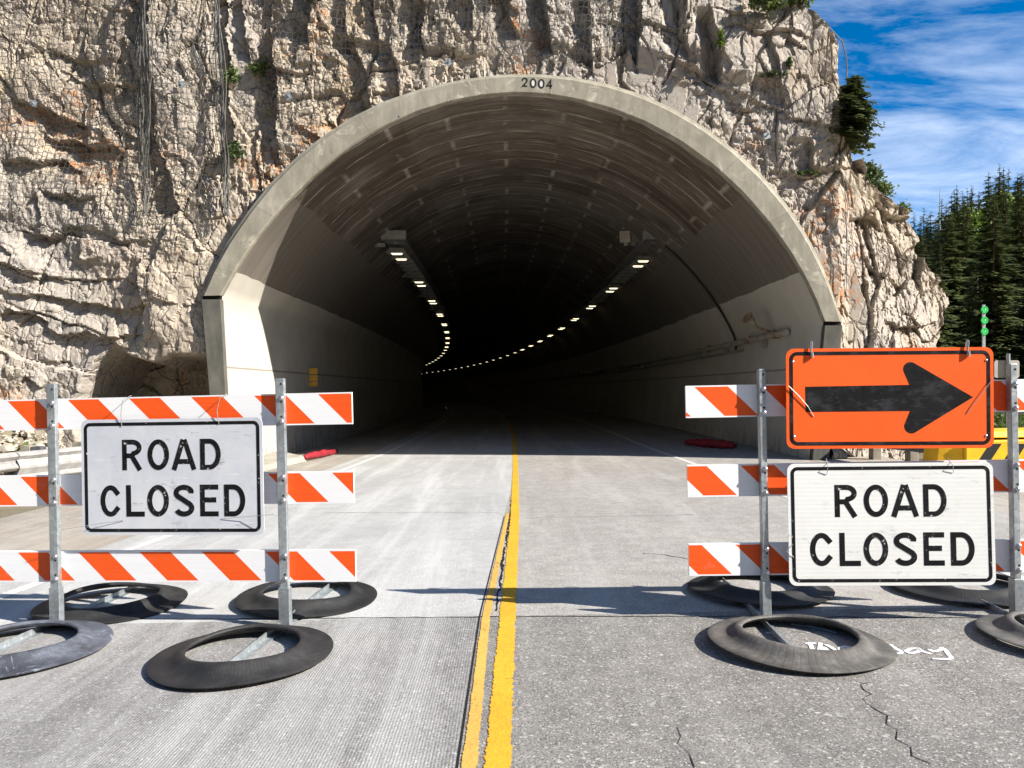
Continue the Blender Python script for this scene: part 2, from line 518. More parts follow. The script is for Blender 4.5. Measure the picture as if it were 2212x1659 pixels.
def mat_vinyl(name, wear=0.70, grey=False):
    k = NT(name)
    n = k.noise(34, 6, 0.75)
    n2 = k.noise(5, 5, 0.7)
    c = k.mix(k.ramp(n2, [(0.35, 0), (0.7, 1)]), (0.006, 0.006, 0.007), (0.016, 0.016, 0.018))
    if grey:
        q = k.noise(6, 7, 0.75, vec=k.mp(scale=(1, 1, 2.2), rot=(0, 0.3, 0)))
        c = k.mix(k.ramp(q, [(0.50, 0), (0.60, 0.45)]), c, (0.055, 0.057, 0.062))
        sc = k.noise(1.0, 3, 0.7, vec=k.mp(scale=(3, 1, 60), rot=(0, 0.15, 0)))
        c = k.mix(k.ramp(sc, [(0.66, 0), (0.72, 0.6)]), c, (0.14, 0.14, 0.145))
    m = k.math('ADD', k.math('MULTIPLY', n, 0.75), k.math('MULTIPLY', n2, 0.25))
    c = k.mix(k.ramp(m, [(wear - 0.05, 0), (wear, 1)]), c, (0.62, 0.61, 0.58))
    k.bsdf(c, 0.5, 0, None, 0.12)
    return k.m


def mat_rubber(name, base, dust, amount, scratch=0.0, ribs=190.0):
    k = NT(name)
    x, y, z = k.xyz()[0:3]
    ang = k.math('ARCTAN2', y, x)
    rib = k.math('POWER', k.math('ABSOLUTE', k.math('SINE', k.math('MULTIPLY', ang, ribs * 0.5))), 0.35)
    n = k.noise(3.2, 6, 0.7)
    n2 = k.noise(16, 6, 0.75)
    c = k.mix(k.ramp(n, [(0.40, 0), (0.64, amount)]), base, dust)
    c = k.mix(k.ramp(n2, [(0.45, amount * 0.5), (0.6, 0)]), c, tuple(v * 0.6 for v in base))
    c = k.mix(k.ramp(rib, [(0.30, 0.5), (0.7, 0)]), c, tuple(v * 0.45 for v in base))
    if scratch:
        s = k.noise(1.0, 6, 0.8, vec=k.mp(scale=(4, 30, 3), rot=(0, 0, 0.6)), dist=0.5)
        c = k.mix(k.ramp(s, [(0.60, 0), (0.66, scratch)]), c, (0.34, 0.37, 0.43))
        s = k.noise(1.0, 6, 0.8, vec=k.mp(scale=(28, 5, 3), rot=(0, 0, 0.2)), dist=0.5)
        c = k.mix(k.ramp(s, [(0.62, 0), (0.68, scratch)]), c, (0.30, 0.33, 0.40))
    b = k.bump(rib, 0.3, 0.0025)
    b = k.bump(k.noise(90, 4, 0.6), 0.25, 0.003, b)
    k.bsdf(c, 0.62, 0, b, 0.35)
    return k.m


def mat_galv(name='galvanised_steel'):
    k = NT(name)
    vr = k.vor(55, None, 'F1', 1, 1.0)
    g = k.t.nodes.new('ShaderNodeSeparateColor'); k.t.links.new(vr, g.inputs[0])
    n = k.noise(9, 6, 0.7, vec=k.mp(scale=(1, 1, 0.4)))
    c = k.mix(g.outputs[0], (0.38, 0.42, 0.44), (0.56, 0.60, 0.61))
    c = k.mix(k.ramp(n, [(0.42, 0.6), (0.6, 0)]), c, (0.27, 0.29, 0.30))
    k.bsdf(c, k.ramp(g.outputs[1], [(0, 0.36), (1, 0.55)]), 0.65, k.bump(k.noise(50, 4), 0.08, 0.003), 0.4)
    return k.m


def mat_leaf(name, dark, light, rough=0.6):
    k = NT(name)
    n = k.noise(1.4, 4, 0.6)
    rnd = k.t.nodes.new('ShaderNodeObjectInfo').outputs['Random']
    f = k.math('ADD', k.math('MULTIPLY', k.ramp(n, [(0.3, 0), (0.7, 1)]), 0.7), k.math('MULTIPLY', rnd, 0.3))
    c = k.mix(f, dark, light)
    k.bsdf(c, rough, 0, None, 0.2)
    tl = k.t.nodes.new('ShaderNodeBsdfTranslucent'); k.set(tl.inputs[0], k.mix(0.4, c, light))
    mx = k.t.nodes.new('ShaderNodeMixShader'); mx.inputs[0].default_value = 0.25
    k.t.links.new(k.last.outputs[0], mx.inputs[1]); k.t.links.new(tl.outputs[0], mx.inputs[2])
    k.t.links.new(mx.outputs[0], k.out.inputs[0])
    return k.m


def mat_net():
    k = NT('net_wire')
    e = k.vor(9.5, k.mp(k.uv, scale=(1.0, 0.72, 1)), 'DISTANCE_TO_EDGE', 0, 0.42)
    wire = k.math('LESS_THAN', e, 0.058)
    pat = k.ramp(k.noise(0.6, 4, 0.6, vec=k.uv), [(0.3, 0.55), (0.6, 0.95)])
    k.bsdf((0.09, 0.088, 0.08), 0.6, 0.3, None, 0.3).alpha(k.math('MULTIPLY', wire, pat))
    return k.m


def mat_emit(name, col, strength):
    k = NT(name)
    e = k.t.nodes.new('ShaderNodeEmission'); e.inputs[0].default_value = (*col, 1); e.inputs[1].default_value = strength
    k.t.links.new(e.outputs[0], k.out.inputs[0])
    return k.m


MT['rock'] = mat_rock()
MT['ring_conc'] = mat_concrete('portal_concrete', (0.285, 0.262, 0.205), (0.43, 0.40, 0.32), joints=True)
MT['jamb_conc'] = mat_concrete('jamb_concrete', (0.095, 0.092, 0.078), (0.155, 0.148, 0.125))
MT['slab_conc'] = mat_concrete('slab_concrete', (0.34, 0.315, 0.27), (0.47, 0.44, 0.38), streak=False, scale=2)
MT['lining'] = mat_lining()
MT['ln_far'] = mat_road('concrete_lane_far', (0.46, 0.455, 0.44), (0.67, 0.665, 0.65), (0.30, 0.295, 0.285), 0.45, False, 0.6)
MT['ln_near'] = mat_road('concrete_lane_near', (0.30, 0.29, 0.278), (0.58, 0.57, 0.55), (0.13, 0.125, 0.12), 0.75, True, 0.7)
MT['rd_far'] = mat_road('asphalt_far', (0.40, 0.378, 0.35), (0.56, 0.54, 0.505), (0.19, 0.175, 0.155), 0.8, False, 0.4)
MT['rd_near'] = mat_road('asphalt_near', (0.262, 0.247, 0.228), (0.56, 0.54, 0.50), (0.10, 0.094, 0.085), 0.85, False, 0.25)
MT['shoulder'] = mat_road('shoulder_dirt', (0.40, 0.365, 0.32), (0.56, 0.53, 0.48), (0.20, 0.17, 0.14), 0.55, False, 0.6, warm=(0.40, 0.335, 0.26))
MT['ground'] = mat_road('gravel_ground', (0.27, 0.225, 0.175), (0.42, 0.37, 0.30), (0.11, 0.09, 0.07), 0.7, False, 0.1, warm=(0.16, 0.16, 0.07))
MT['forest'] = simple('forest_floor', (0.035, 0.036, 0.02), 0.95, 0, 0.5, 0.6)
MT['yellow'] = mat_paint('yellow_road_paint', (0.80, 0.42, 0.035), 26, 0.395)
MT['yellow_old'] = mat_paint('worn_yellow_paint', (0.74, 0.43, 0.10), 26, 0.43)
MT['white'] = mat_paint('white_road_paint', (0.72, 0.71, 0.67), 22, 0.40)
MT['chalk'] = mat_paint('white_spray_paint', (0.86, 0.86, 0.88), 30, 0.30)
MT['crack'] = mat_paint('crack_dark', (0.022, 0.02, 0.018), 18, 0.40, edge=False)
MT['board'] = mat_board()
MT['sign_grey'] = mat_sign('worn_silver_sheeting', (0.50, 0.525, 0.58), (0.64, 0.65, 0.67), 0.9)
MT['sign_white'] = mat_sign('white_sheeting', (0.78, 0.78, 0.755), (0.71, 0.705, 0.675), 0.8, True)
MT['sign_orange'] = mat_sign('orange_sheeting', (0.90, 0.12, 0.015), (0.86, 0.105, 0.012), 0.28)
MT['vinyl'] = mat_vinyl('black_lettering', 0.635)
MT['vinyl_arrow'] = mat_vinyl('black_arrow_sheeting', 0.74, True)
MT['rub_black'] = mat_rubber('black_rubber', (0.018, 0.018, 0.019), (0.055, 0.054, 0.052), 0.75, 0.0, 120.0)
MT['rub_dusty'] = mat_rubber('dusty_rubber', (0.070, 0.067, 0.063), (0.185, 0.172, 0.152), 0.9, 0.0, 64.0)
MT['rub_scuffed'] = mat_rubber('scuffed_rubber', (0.05, 0.055, 0.066), (0.17, 0.19, 0.235), 0.85, 0.8)
MT['rub_grey'] = mat_rubber('grey_rubber', (0.10, 0.095, 0.088), (0.21, 0.20, 0.185), 0.8)
MT['galv'] = mat_galv()
MT['rail'] = simple('weathered_rail', (0.43, 0.42, 0.41), 0.5, 0.35, 0.25, 5)
MT['wood'] = simple('grey_timber', (0.27, 0.24, 0.19), 0.85, 0, 0.3, 6, 0.2, 0.4)
MT['dark_wood'] = simple('dark_block', (0.09, 0.09, 0.10), 0.85, 0, 0.3, 6)
MT['bolt'] = simple('zinc_bolt', (0.62, 0.64, 0.66), 0.3, 0.85, 0.1, 20)
MT['wire'] = simple('tie_wire', (0.42, 0.40, 0.37), 0.5, 0.6, 0.1, 20)
MT['steel_dark'] = simple('dull_steel', (0.30, 0.29, 0.265), 0.6, 0.25, 0.25, 6)
MT['pipe'] = simple('pale_pipe', (0.40, 0.36, 0.30), 0.6, 0.1, 0.25, 5)
MT['rust'] = simple('rusty_metal', (0.32, 0.22, 0.13), 0.85, 0.1, 0.5, 14, 0.2, 0.4)
MT['cable'] = simple('black_cable', (0.03, 0.028, 0.026), 0.6)
MT['net_rope'] = simple('bundled_net_wire', (0.15, 0.145, 0.13), 0.7, 0.3, 0.4, 10)
MT['plate_yellow'] = simple('yellow_plate', (0.72, 0.40, 0.05), 0.5, 0, 0.2, 6)
MT['haz_yellow'] = simple('yellow_barrier_paint', (0.86, 0.48, 0.02), 0.5, 0, 0.12, 5)
MT['haz_black'] = simple('black_barrier_stripe', (0.02, 0.02, 0.02), 0.6)
MT['green'] = simple('green_reflector', (0.02, 0.50, 0.09), 0.5, 0, 0.3, 30, 0.3)
MT['sign_back'] = simple('aluminium_sign_back', (0.42, 0.40, 0.36), 0.5, 0.2, 0.12, 4)
MT['red'] = simple('red_vinyl', (0.27, 0.018, 0.028), 0.6, 0, 0.4, 8)
MT['stone'] = simple('pale_rock', (0.42, 0.37, 0.30), 0.9, 0, 0.3, 5, 0.15, 0.8)
MT['bark'] = simple('bark', (0.10, 0.075, 0.055), 0.9, 0, 0.35, 12, 0.15, 0.6)
MT['dead'] = simple('dead_wood', (0.36, 0.33, 0.30), 0.9, 0, 0.25, 8)
MT['needle'] = mat_leaf('spruce_needles', (0.036, 0.052, 0.016), (0.125, 0.150, 0.048))
MT['needle_blue'] = mat_leaf('fir_needles', (0.038, 0.055, 0.019), (0.130, 0.158, 0.052))
MT['aspen'] = mat_leaf('aspen_leaves', (0.06, 0.115, 0.012), (0.16, 0.24, 0.025))
MT['shrub'] = mat_leaf('shrub_leaves', (0.055, 0.095, 0.025), (0.16, 0.21, 0.06))
MT['shrub_dark'] = mat_leaf('ledge_shrub_leaves', (0.035, 0.065, 0.025), (0.11, 0.15, 0.055))
MT['lamp'] = mat_emit('lit_lamp', (1.0, 0.88, 0.56), 1.2)
MT['lamp_off'] = simple('unlit_lens', (0.20, 0.20, 0.18), 0.25, 0, 0.1, 10, 0.5)
MT['net'] = mat_net()
MT['pale'] = simple('digit_highlight', (0.62, 0.60, 0.58), 0.8)  # painted highlight for the insides of the zeros
MT['shade_dark'] = simple('painted_shade', (0.02, 0.018, 0.016), 0.9)  # near-black colour standing in for shade in digits, gaps and holes


# ------------------------------------------------------------------ noise for the rock
TAB = RNG.random((6, 256, 256))


def vnoise(x, z, k=0):
    xi = np.floor(x).astype(int); zi = np.floor(z).astype(int)
    fx = x - xi; fz = z - zi
    fx = fx * fx * (3 - 2 * fx); fz = fz * fz * (3 - 2 * fz)
    T = TAB[k]
    a = T[xi & 255, zi & 255]; b = T[(xi + 1) & 255, zi & 255]; c = T[xi & 255, (zi + 1) & 255]; d = T[(xi + 1) & 255, (zi + 1) & 255]
    return (a * (1 - fx) + b * fx) * (1 - fz) + (c * (1 - fx) + d * fx) * fz - 0.5


def fbm(x, z, oct=5, k=0, gain=0.5):
    s, a = 0, 1.0
    for o in range(oct):
        s = s + a * vnoise(x * 2 ** o + 17.3 * o, z * 2 ** o + 5.1 * o, (k + o) % 6); a *= gain
    return s


def blocks(x, z, size, asp, rot, seed, off, tx, tz, groove=0.0, gw=0.06, part=False):
    """fractured rock: voronoi cells that each stand at their own depth and tilt"""
    r = np.random.default_rng(seed)
    J = r.random((5, 128, 128))
    c, s = math.cos(rot), math.sin(rot)
    u = (x * c + z * s) / size; w = (-x * s + z * c) / (size * asp)
    ui = np.floor(u).astype(int); wi = np.floor(w).astype(int)
    f1 = np.full(u.shape, 9.0); f2 = np.full(u.shape, 9.0)
    ci = np.zeros(u.shape, int); cj = np.zeros(u.shape, int); du = np.zeros(u.shape); dw = np.zeros(u.shape)
    for a in (-1, 0, 1):
        for b in (-1, 0, 1):
            i = (ui + a) & 127; j = (wi + b) & 127
            px_ = u - (ui + a + 0.1 + 0.8 * J[0, i, j]); pz_ = w - (wi + b + 0.1 + 0.8 * J[1, i, j])
            d = np.sqrt(px_ ** 2 + pz_ ** 2)
            near = d < f1
            f2 = np.where(near, f1, np.minimum(f2, d))
            ci = np.where(near, i, ci); cj = np.where(near, j, cj)
            du = np.where(near, px_, du); dw = np.where(near, pz_, dw)
            f1 = np.where(near, d, f1)
    h = (J[2, ci, cj] - 0.5) * 2 * off + du * size * (J[3, ci, cj] - 0.5) * 2 * tx + dw * size * asp * (J[4, ci, cj] - 0.5) * 2 * tz
    if groove:
        gm = np.clip(0.45 + 2.6 * fbm(x * 0.75 + seed, z * 0.75, 2, seed % 6), 0, 1.2) if part else 1.0
        h = h + groove * gm * np.clip(1 - (f2 - f1) / gw, 0, 1)
    return h


def smooth(a, b, x):
    t = np.clip((x - a) / (b - a), 0, 1)
    return t * t * (3 - 2 * t)


# ------------------------------------------------------------------ portal outline (measured on the photograph, at the portal's distance)
OUT_D = [(432, 639), (449, 584), (481, 524), (533, 453), (581, 386), (622, 346), (682, 297), (756, 245), (816, 213), (905, 186), (1002, 161),
         (1091, 153), (1171, 153), (1246, 161), (1320, 177), (1380, 193), (1454, 225), (1525, 267), (1599, 323), (1655, 375), (1711, 442),
         (1755, 509), (1789, 584), (1813, 655), (1823, 695)]
IN_D = [(477, 638), (507, 576), (548, 513), (607, 442), (667, 379), (749, 316), (816, 273), (905, 234), (979, 212), (1054, 200), (1128, 196),
        (1171, 199), (1246, 210), (1320, 230), (1395, 258), (1469, 297), (1543, 351), (1610, 414), (1670, 487), (1711, 543), (1744, 602),
        (1770, 658), (1781, 694)]


def resample(pts, n):
    pts = np.array(pts, float)
    for _ in range(2):                              # soften the traced corners
        q = pts.copy(); q[1:-1] = 0.25 * pts[:-2] + 0.5 * pts[1:-1] + 0.25 * pts[2:]; pts = q
    s = np.concatenate([[0], np.cumsum(np.hypot(*np.diff(pts, axis=0).T))])
    t = np.linspace(0, s[-1], n)
    return np.stack([np.interp(t, s, pts[:, 0]), np.interp(t, s, pts[:, 1])], 1)


def toXZ(d, Y=PY):
    d = np.asarray(d, float)
    return np.stack([(d[:, 0] - CX) / F * Y, ZC + (HY - d[:, 1]) / F * Y], 1)


NA = 72
OUTR = toXZ(resample(OUT_D, NA)); INR = toXZ(resample(IN_D, NA))


# ------------------------------------------------------------------ cliff
def edge_X(k):
    """x on the cliff's front where the sight line of slope k meets it"""
    return k * CY0 if k * CY0 < 6.5 else k * (CY0 - 0.8 * 6.5) / (1 - 0.8 * k)


def front_Y(x):
    return CY0 + 0.8 * np.maximum(0, x - 6.5)


SIL = [(1500, -260), (1600, -110), (1690, 0), (1750, 48), (1800, 95), (1820, 130), (1826, 200), (1832, 245), (1840, 290), (1850, 345), (1872, 390),
       (1910, 425), (1955, 462), (1978, 500), (1990, 560), (2015, 590), (2038, 640), (2042, 690), (2036, 730), (2030, 780), (2036, 860), (2050, 960), (2060, 1060)]
sil = []
for (x, y) in SIL:
    X = edge_X((x - CX) / F); Yp = float(front_Y(np.array(X)))
    sil.append((ZC + (HY - y) / F * Yp, X))
sil.sort()
SILZ = np.array([s[0] for s in sil]); SILX = np.array([s[1] for s in sil])


def point_in(poly, x, z):
    ins = np.zeros(x.shape, bool)
    n = len(poly)
    for i in range(n):
        x0, z0 = poly[i]; x1, z1 = poly[(i + 1) % n]
        if z0 == z1: continue
        c = ((z0 > z) != (z1 > z)) & (x < (x1 - x0) * (z - z0) / (z1 - z0) + x0)
        ins ^= c
    return ins


def D2(x, y, Y=CY0):
    return ((x - CX) / F * Y, ZC + (HY - y) / F * Y)


# ledges: traced lines under which the rock is undercut: (polyline, depth, height of the undercut)
LEDGES = [([(20, 205), (60, 222), (110, 240), (185, 262)], 0.26, 1.1), ([(70, 282), (120, 300), (180, 300), (258, 318)], 0.26, 0.9),
          ([(0, 352), (60, 345), (130, 345), (170, 372)], 0.24, 1.0), ([(40, 500), (120, 520), (150, 490), (175, 492)], 0.22, 0.8),
          ([(0, 560), (60, 590), (110, 600), (150, 618)], 0.10, 0.6), ([(80, 415), (170, 425), (210, 418)], 0.14, 0.6),
          ([(0, 625), (110, 640), (200, 650), (330, 664)], 0.15, 0.7), ([(80, 705), (150, 722), (240, 726), (300, 718)], 0.16, 0.7),
          ([(0, 670), (50, 668), (100, 690)], 0.20, 0.7), ([(180, 490), (280, 520), (330, 530)], 0.10, 0.5),
          ([(120, 150), (190, 175), (300, 190)], 0.10, 0.5), ([(230, 250), (300, 300), (330, 330)], 0.09, 0.5),
          ([(330, 640), (380, 655), (440, 660)], 0.08, 0.5), ([(60, 90), (150, 120), (260, 130)], 0.08, 0.4),
          ([(1560, 200), (1640, 222), (1700, 255), (1740, 262), (1820, 300)], 0.07, 0.5), ([(1650, 372), (1740, 376), (1850, 372)], 0.08, 0.4),
          ([(1480, 150), (1560, 200), (1600, 235)], 0.10, 0.5), ([(1270, 55), (1400, 62), (1500, 75)], 0.10, 0.5),
          ([(1560, 70), (1640, 78), (1700, 75), (1750, 85)], 0.10, 0.35), ([(1400, 120), (1480, 160), (1530, 165)], 0.08, 0.4),
          ([(560, 140), (640, 165), (690, 150)], 0.10, 0.5), ([(690, 60), (760, 85), (830, 100)], 0.10, 0.5), ([(880, 108), (960, 112), (1020, 118)], 0.09, 0.4),
          ([(1860, 560), (1905, 600), (1960, 625)], 0.22, 0.9), ([(1905, 700), (1950, 712), (2030, 700)], 0.2, 0.7), ([(1890, 430), (1920, 470), (1980, 480)], 0.18, 0.6),
          ([(1830, 470), (1870, 470), (1910, 500)], 0.2, 1.0)]
# steps: traced near-vertical lines whose right side stands proud: (polyline, depth, width over which it fades to the right)
STEPS = [([(912, -60), (918, 40), (915, 100), (925, 118)], 0.13, 1.6), ([(752, -40), (748, 20), (755, 110)], 0.10, 1.0), ([(592, 70), (600, 200), (598, 350)], 0.16, 1.2),
         ([(672, -40), (675, 20), (668, 95)], 0.15, 0.9), ([(760, 70), (790, 160), (805, 260)], 0.07, 0.9), ([(835, 90), (860, 160), (865, 220)], 0.07, 0.8),
         ([(1165, -60), (1172, 20), (1200, 120)], 0.13, 1.0), ([(1268, -60), (1270, 60), (1282, 180)], 0.09, 0.9), ([(1378, -60), (1380, 90), (1372, 190)], 0.12, 1.2),
         ([(1452, -40), (1462, 30), (1475, 140)], 0.09, 0.9), ([(1525, 30), (1540, 90), (1560, 190)], 0.15, 1.8), ([(1360, 100), (1345, 180), (1372, 220)], 0.05, 0.8),
         ([(1845, 300), (1850, 345), (1862, 380)], 0.10, 0.8), ([(1868, 450), (1880, 520), (1900, 620), (1870, 680)], 0.05, 1.2),
         ([(1008, -60), (1020, 40), (1030, 80)], 0.05, 0.6), ([(1090, -60), (1100, 50), (1120, 90)], 0.08, 0.6),
         ([(330, -60), (335, 150), (325, 330)], 0.07, 1.2), ([(480, -60), (488, 100), (500, 330)], 0.07, 0.8), ([(520, -40), (530, 60), (535, 130)], 0.07, 0.6),
         ([(1640, 420), (1655, 470), (1670, 500)], 0.05, 0.6), ([(1740, 300), (1752, 340), (1760, 370)], 0.07, 0.7), ([(1655, 90), (1680, 170), (1690, 240)], 0.04, 0.7),
         ([(300, 555), (312, 640), (312, 740)], 0.08, 0.9)]


def cliff_depth(x, z):
    wx = fbm(x * 0.6, z * 0.6, 3, 1) * 0.40 + fbm(x * 5, z * 5, 3, 4) * 0.035
    wz = fbm(x * 0.6 + 40, z * 0.6 + 9, 3, 2) * 0.40 + fbm(x * 5 + 7, z * 5, 3, 5) * 0.035
    X, Z = x + wx, z + wz
    left = 1 - smooth(-8.2, -5.6, x)                # the slabby left face
    high = smooth(3.0, 5.5, z)
    d = fbm(x * 0.25, z * 0.25, 3, 0) * 0.4
    col = blocks(X, Z, 1.15, 2.2, 0.05, 3, 0.085, 0.11, 0.06, 0.12, 0.04, True) + blocks(X, Z, 0.44, 1.6, 0.10, 4, 0.026, 0.15, 0.14, 0.035, 0.045, True) + blocks(X, Z, 0.34, 5.0, 0.03, 14, 0.010, 0.05, 0.02, 0.07, 0.05, True)
    slab = blocks(X, Z, 1.7, 0.5, -0.22, 5, 0.06, 0.06, 0.16, 0.08, 0.04, True) + blocks(X, Z, 0.5, 1.1, -0.15, 6, 0.026, 0.14, 0.18, 0.03, 0.05, True)
    lowl = left * (1 - smooth(4.2, 5.6, z))
    d = d + col * (1 - lowl) + slab * lowl
    d = d + (blocks(X, Z, 0.19, 1.2, 0.2, 8, 0.020, 0.30, 0.30, 0.015, 0.10) + blocks(X, Z, 0.095, 1.1, 0.5, 9, 0.010, 0.30, 0.30, 0.0, 0.10)) * np.clip(0.75 + 1.6 * vnoise(x * 0.7, z * 0.7, 3), 0.15, 1.6) * (1 - 0.5 * left)
    d = d + fbm(x * 7, z * 7, 3, 2) * 0.014
    rough_low = smooth(7.2, 8.4, x)
    d = d + rough_low * blocks(X, Z, 0.8, 0.9, 0.7, 21, 0.16, 0.22, 0.25, 0.08, 0.06)
    # traced ledges and steps
    jag = fbm(x * 2.2, z * 2.2, 4, 3) * 0.16
    for (pl, dep, hh) in LEDGES:
        q = np.array([D2(a, b, float(front_Y(np.array(edge_X((a - CX) / F))))) for a, b in pl])
        t = np.clip((x - q[0, 0]) / (q[-1, 0] - q[0, 0]), 0, 1)
        inside = (x > q[0, 0]) & (x < q[-1, 0])
        lz = np.interp(x, q[:, 0], q[:, 1]) + jag
        tap = np.sqrt(np.clip(np.sin(math.pi * t), 0, 1))
        below = (z < lz) & inside
        d = d + np.where(below, dep * tap * np.clip(1 - (lz - z) / hh, 0, 1) ** 1.2, 0)
        d = d - np.where((~below) & inside, dep * 0.35 * tap * np.clip(1 - (z - lz) / (hh * 0.8), 0, 1), 0)
    for (pl, dep, ww) in STEPS:
        q = np.array(sorted([D2(a, b, float(front_Y(np.array(edge_X((a - CX) / F))))) for a, b in pl], key=lambda s: s[1]))
        inside = (z > q[0, 1]) & (z < q[-1, 1])
        t = np.clip((z - q[0, 1]) / (q[-1, 1] - q[0, 1]), 0, 1)
        tap = np.clip(np.sin(math.pi * t) * 2.5, 0, 1)
        lx = np.interp(z, q[:, 1], q[:, 0]) + jag * 0.7
        rgt = (x > lx) & inside
        dep = dep * 1.7
        d = d - np.where(rgt, dep * 0.8 * tap * np.clip(1 - (x - lx) / ww, 0, 1), 0)
        d = d + np.where((~rgt) & inside, dep * 1.2 * tap * np.clip(1 - (lx - x) / 0.40, 0, 1) ** 0.6, 0)
    # made-up hollow beside the left jamb, cut to the outline of a cast shadow
    pol = [D2(a, b) for a, b in [(455, 775), (420, 772), (372, 774), (330, 792), (275, 775), (240, 757), (205, 785), (180, 830), (168, 860), (175, 1100), (520, 1100)]]
    shadow_hol = point_in(pol, x + jag * 0.3, z + jag * 0.10)
    hm = shadow_hol.astype(float)
    for _ in range(4):
        p_ = np.pad(hm, 1, mode='edge'); hm = (p_[:-2, 1:-1] + p_[2:, 1:-1] + p_[1:-1, :-2] + p_[1:-1, 2:] + p_[1:-1, 1:-1]) / 5
    d = d + hm * (2.1 + fbm(x * 1.5, z * 1.5, 3, 2) * 0.2)
    # keep clear of the arch face
    return d


def build_cliff():
    NX, NZ, NB = 1080, 520, 60
    z0, z1 = -0.9, 14.5
    zs = np.linspace(z0, z1, NZ)
    V = np.zeros((NZ, NX + NB, 3))
    xl = -17.0
    for j, z in enumerate(zs):
        xr = np.interp(z, SILZ, SILX) + float(fbm(np.array([1.3]), np.array([z * 1.6]), 4, 2)[0]) * 0.35
        u = np.linspace(0, 1, NX)
        x = np.where(u < 0.76, xl + (5.0 - xl) * u / 0.76, 5.0 + (xr - 5.0) * np.maximum(u - 0.76, 0) / 0.24)
        V[j, :NX, 0] = x; V[j, :NX, 2] = z
        V[j, NX:, 0] = xr; V[j, NX:, 2] = z
    Xf = V[:, :NX, 0]; Zf = V[:, :NX, 2]
    d = cliff_depth(Xf, Zf)
    base = front_Y(Xf)
    lean = -0.02 * np.maximum(0, Zf - 5) + 0.25 * smooth(-9, -15, Xf) * 0
    # distance to the arch outline: the rock stays behind the ring's face
    pts = OUTR[::2]
    dist = np.full(Xf.shape, 9.0)
    for p in pts: dist = np.minimum(dist, np.hypot(Xf - p[0], Zf - p[1]))
    Y = base + d + lean
    lim = PY + 0.10 - 0.5 * np.clip(dist - 0.5, 0, 2)
    Y = np.maximum(Y, lim)
    Y = np.where((dist < 0.8) & (Zf > 2.5), np.minimum(Y, PY + 0.55), Y)
    V[:, :NX, 1] = Y
    # the cliff turns the corner and runs back
    b = np.linspace(0, 1, NB + 1)[1:]
    back = (b ** 1.6)[None, :] * 40.0
    yl = Y[:, -1][:, None]
    zz = np.repeat(zs[:, None], NB, 1)
    nz = blocks(back * 0.9, zz, 0.9, 1.1, 0.3, 31, 0.22, 0.2, 0.2) + fbm(back, zz, 4, 1) * 0.3
    turn = np.clip(back / 1.2, 0, 1)
    V[:, NX:, 1] = yl + back
    V[:, NX:, 0] = V[:, NX:, 0] + (0.10 * turn - 0.10 * back * 0.6 + nz * turn * 0.22 - 0.15 * turn)
    n = NX + NB
    idx = np.arange(NZ * n).reshape(NZ, n)
    q = np.stack([idx[:-1, :-1], idx[:-1, 1:], idx[1:, 1:], idx[1:, :-1]], -1).reshape(-1, 4)
    VV = V.reshape(-1, 3)
    cx = VV[q, 0].mean(1); cz = VV[q, 2].mean(1); cy = VV[q, 1].mean(1)
    mid = [tuple(0.55 * OUTR[i] + 0.45 * INR[i]) for i in range(NA)]
    hole = [(-5.85, -2.0), (-6.05, mid[0][1])] + mid + [(6.55, mid[-1][1]), (6.25, -2.0)]
    keep = ~(point_in(hole, cx, cz) & (cy < 19.0))
    q = q[keep]
    # rim of the plateau: one more row that runs back so the top is closed
    top = V[-1].copy(); top[:, 1] += 25; top[:, 2] += 6
    VV = np.concatenate([VV, top]); b0 = NZ * n
    a = idx[-1]
    qt = np.stack([a[:-1], a[1:], np.arange(b0 + 1, b0 + n), np.arange(b0, b0 + n - 1)], -1)
    o = np_mesh('cliff', VV, np.concatenate([q, qt]), MT['rock'])
    tag(o, 'tan fractured rock cliff with ledges and cracks round the concrete tunnel mouth', 'cliff', kind='structure')
    return Xf, Zf, Y


CXF, CZF, CYF = build_cliff()


def cliff_front(x, z, smoothed=True):
    """y of the rock face near x, z"""
    j = int(np.clip(round((z + 0.9) / 15.4 * 519), 0, 519))
    row = CXF[j]
    i = int(np.clip(np.searchsorted(row, x), 2, row.size - 3))
    a = CYF[max(0, j - 5):j + 6, max(0, i - 5):i + 6]
    return float(a.min()) if smoothed else float(CYF[j, i])


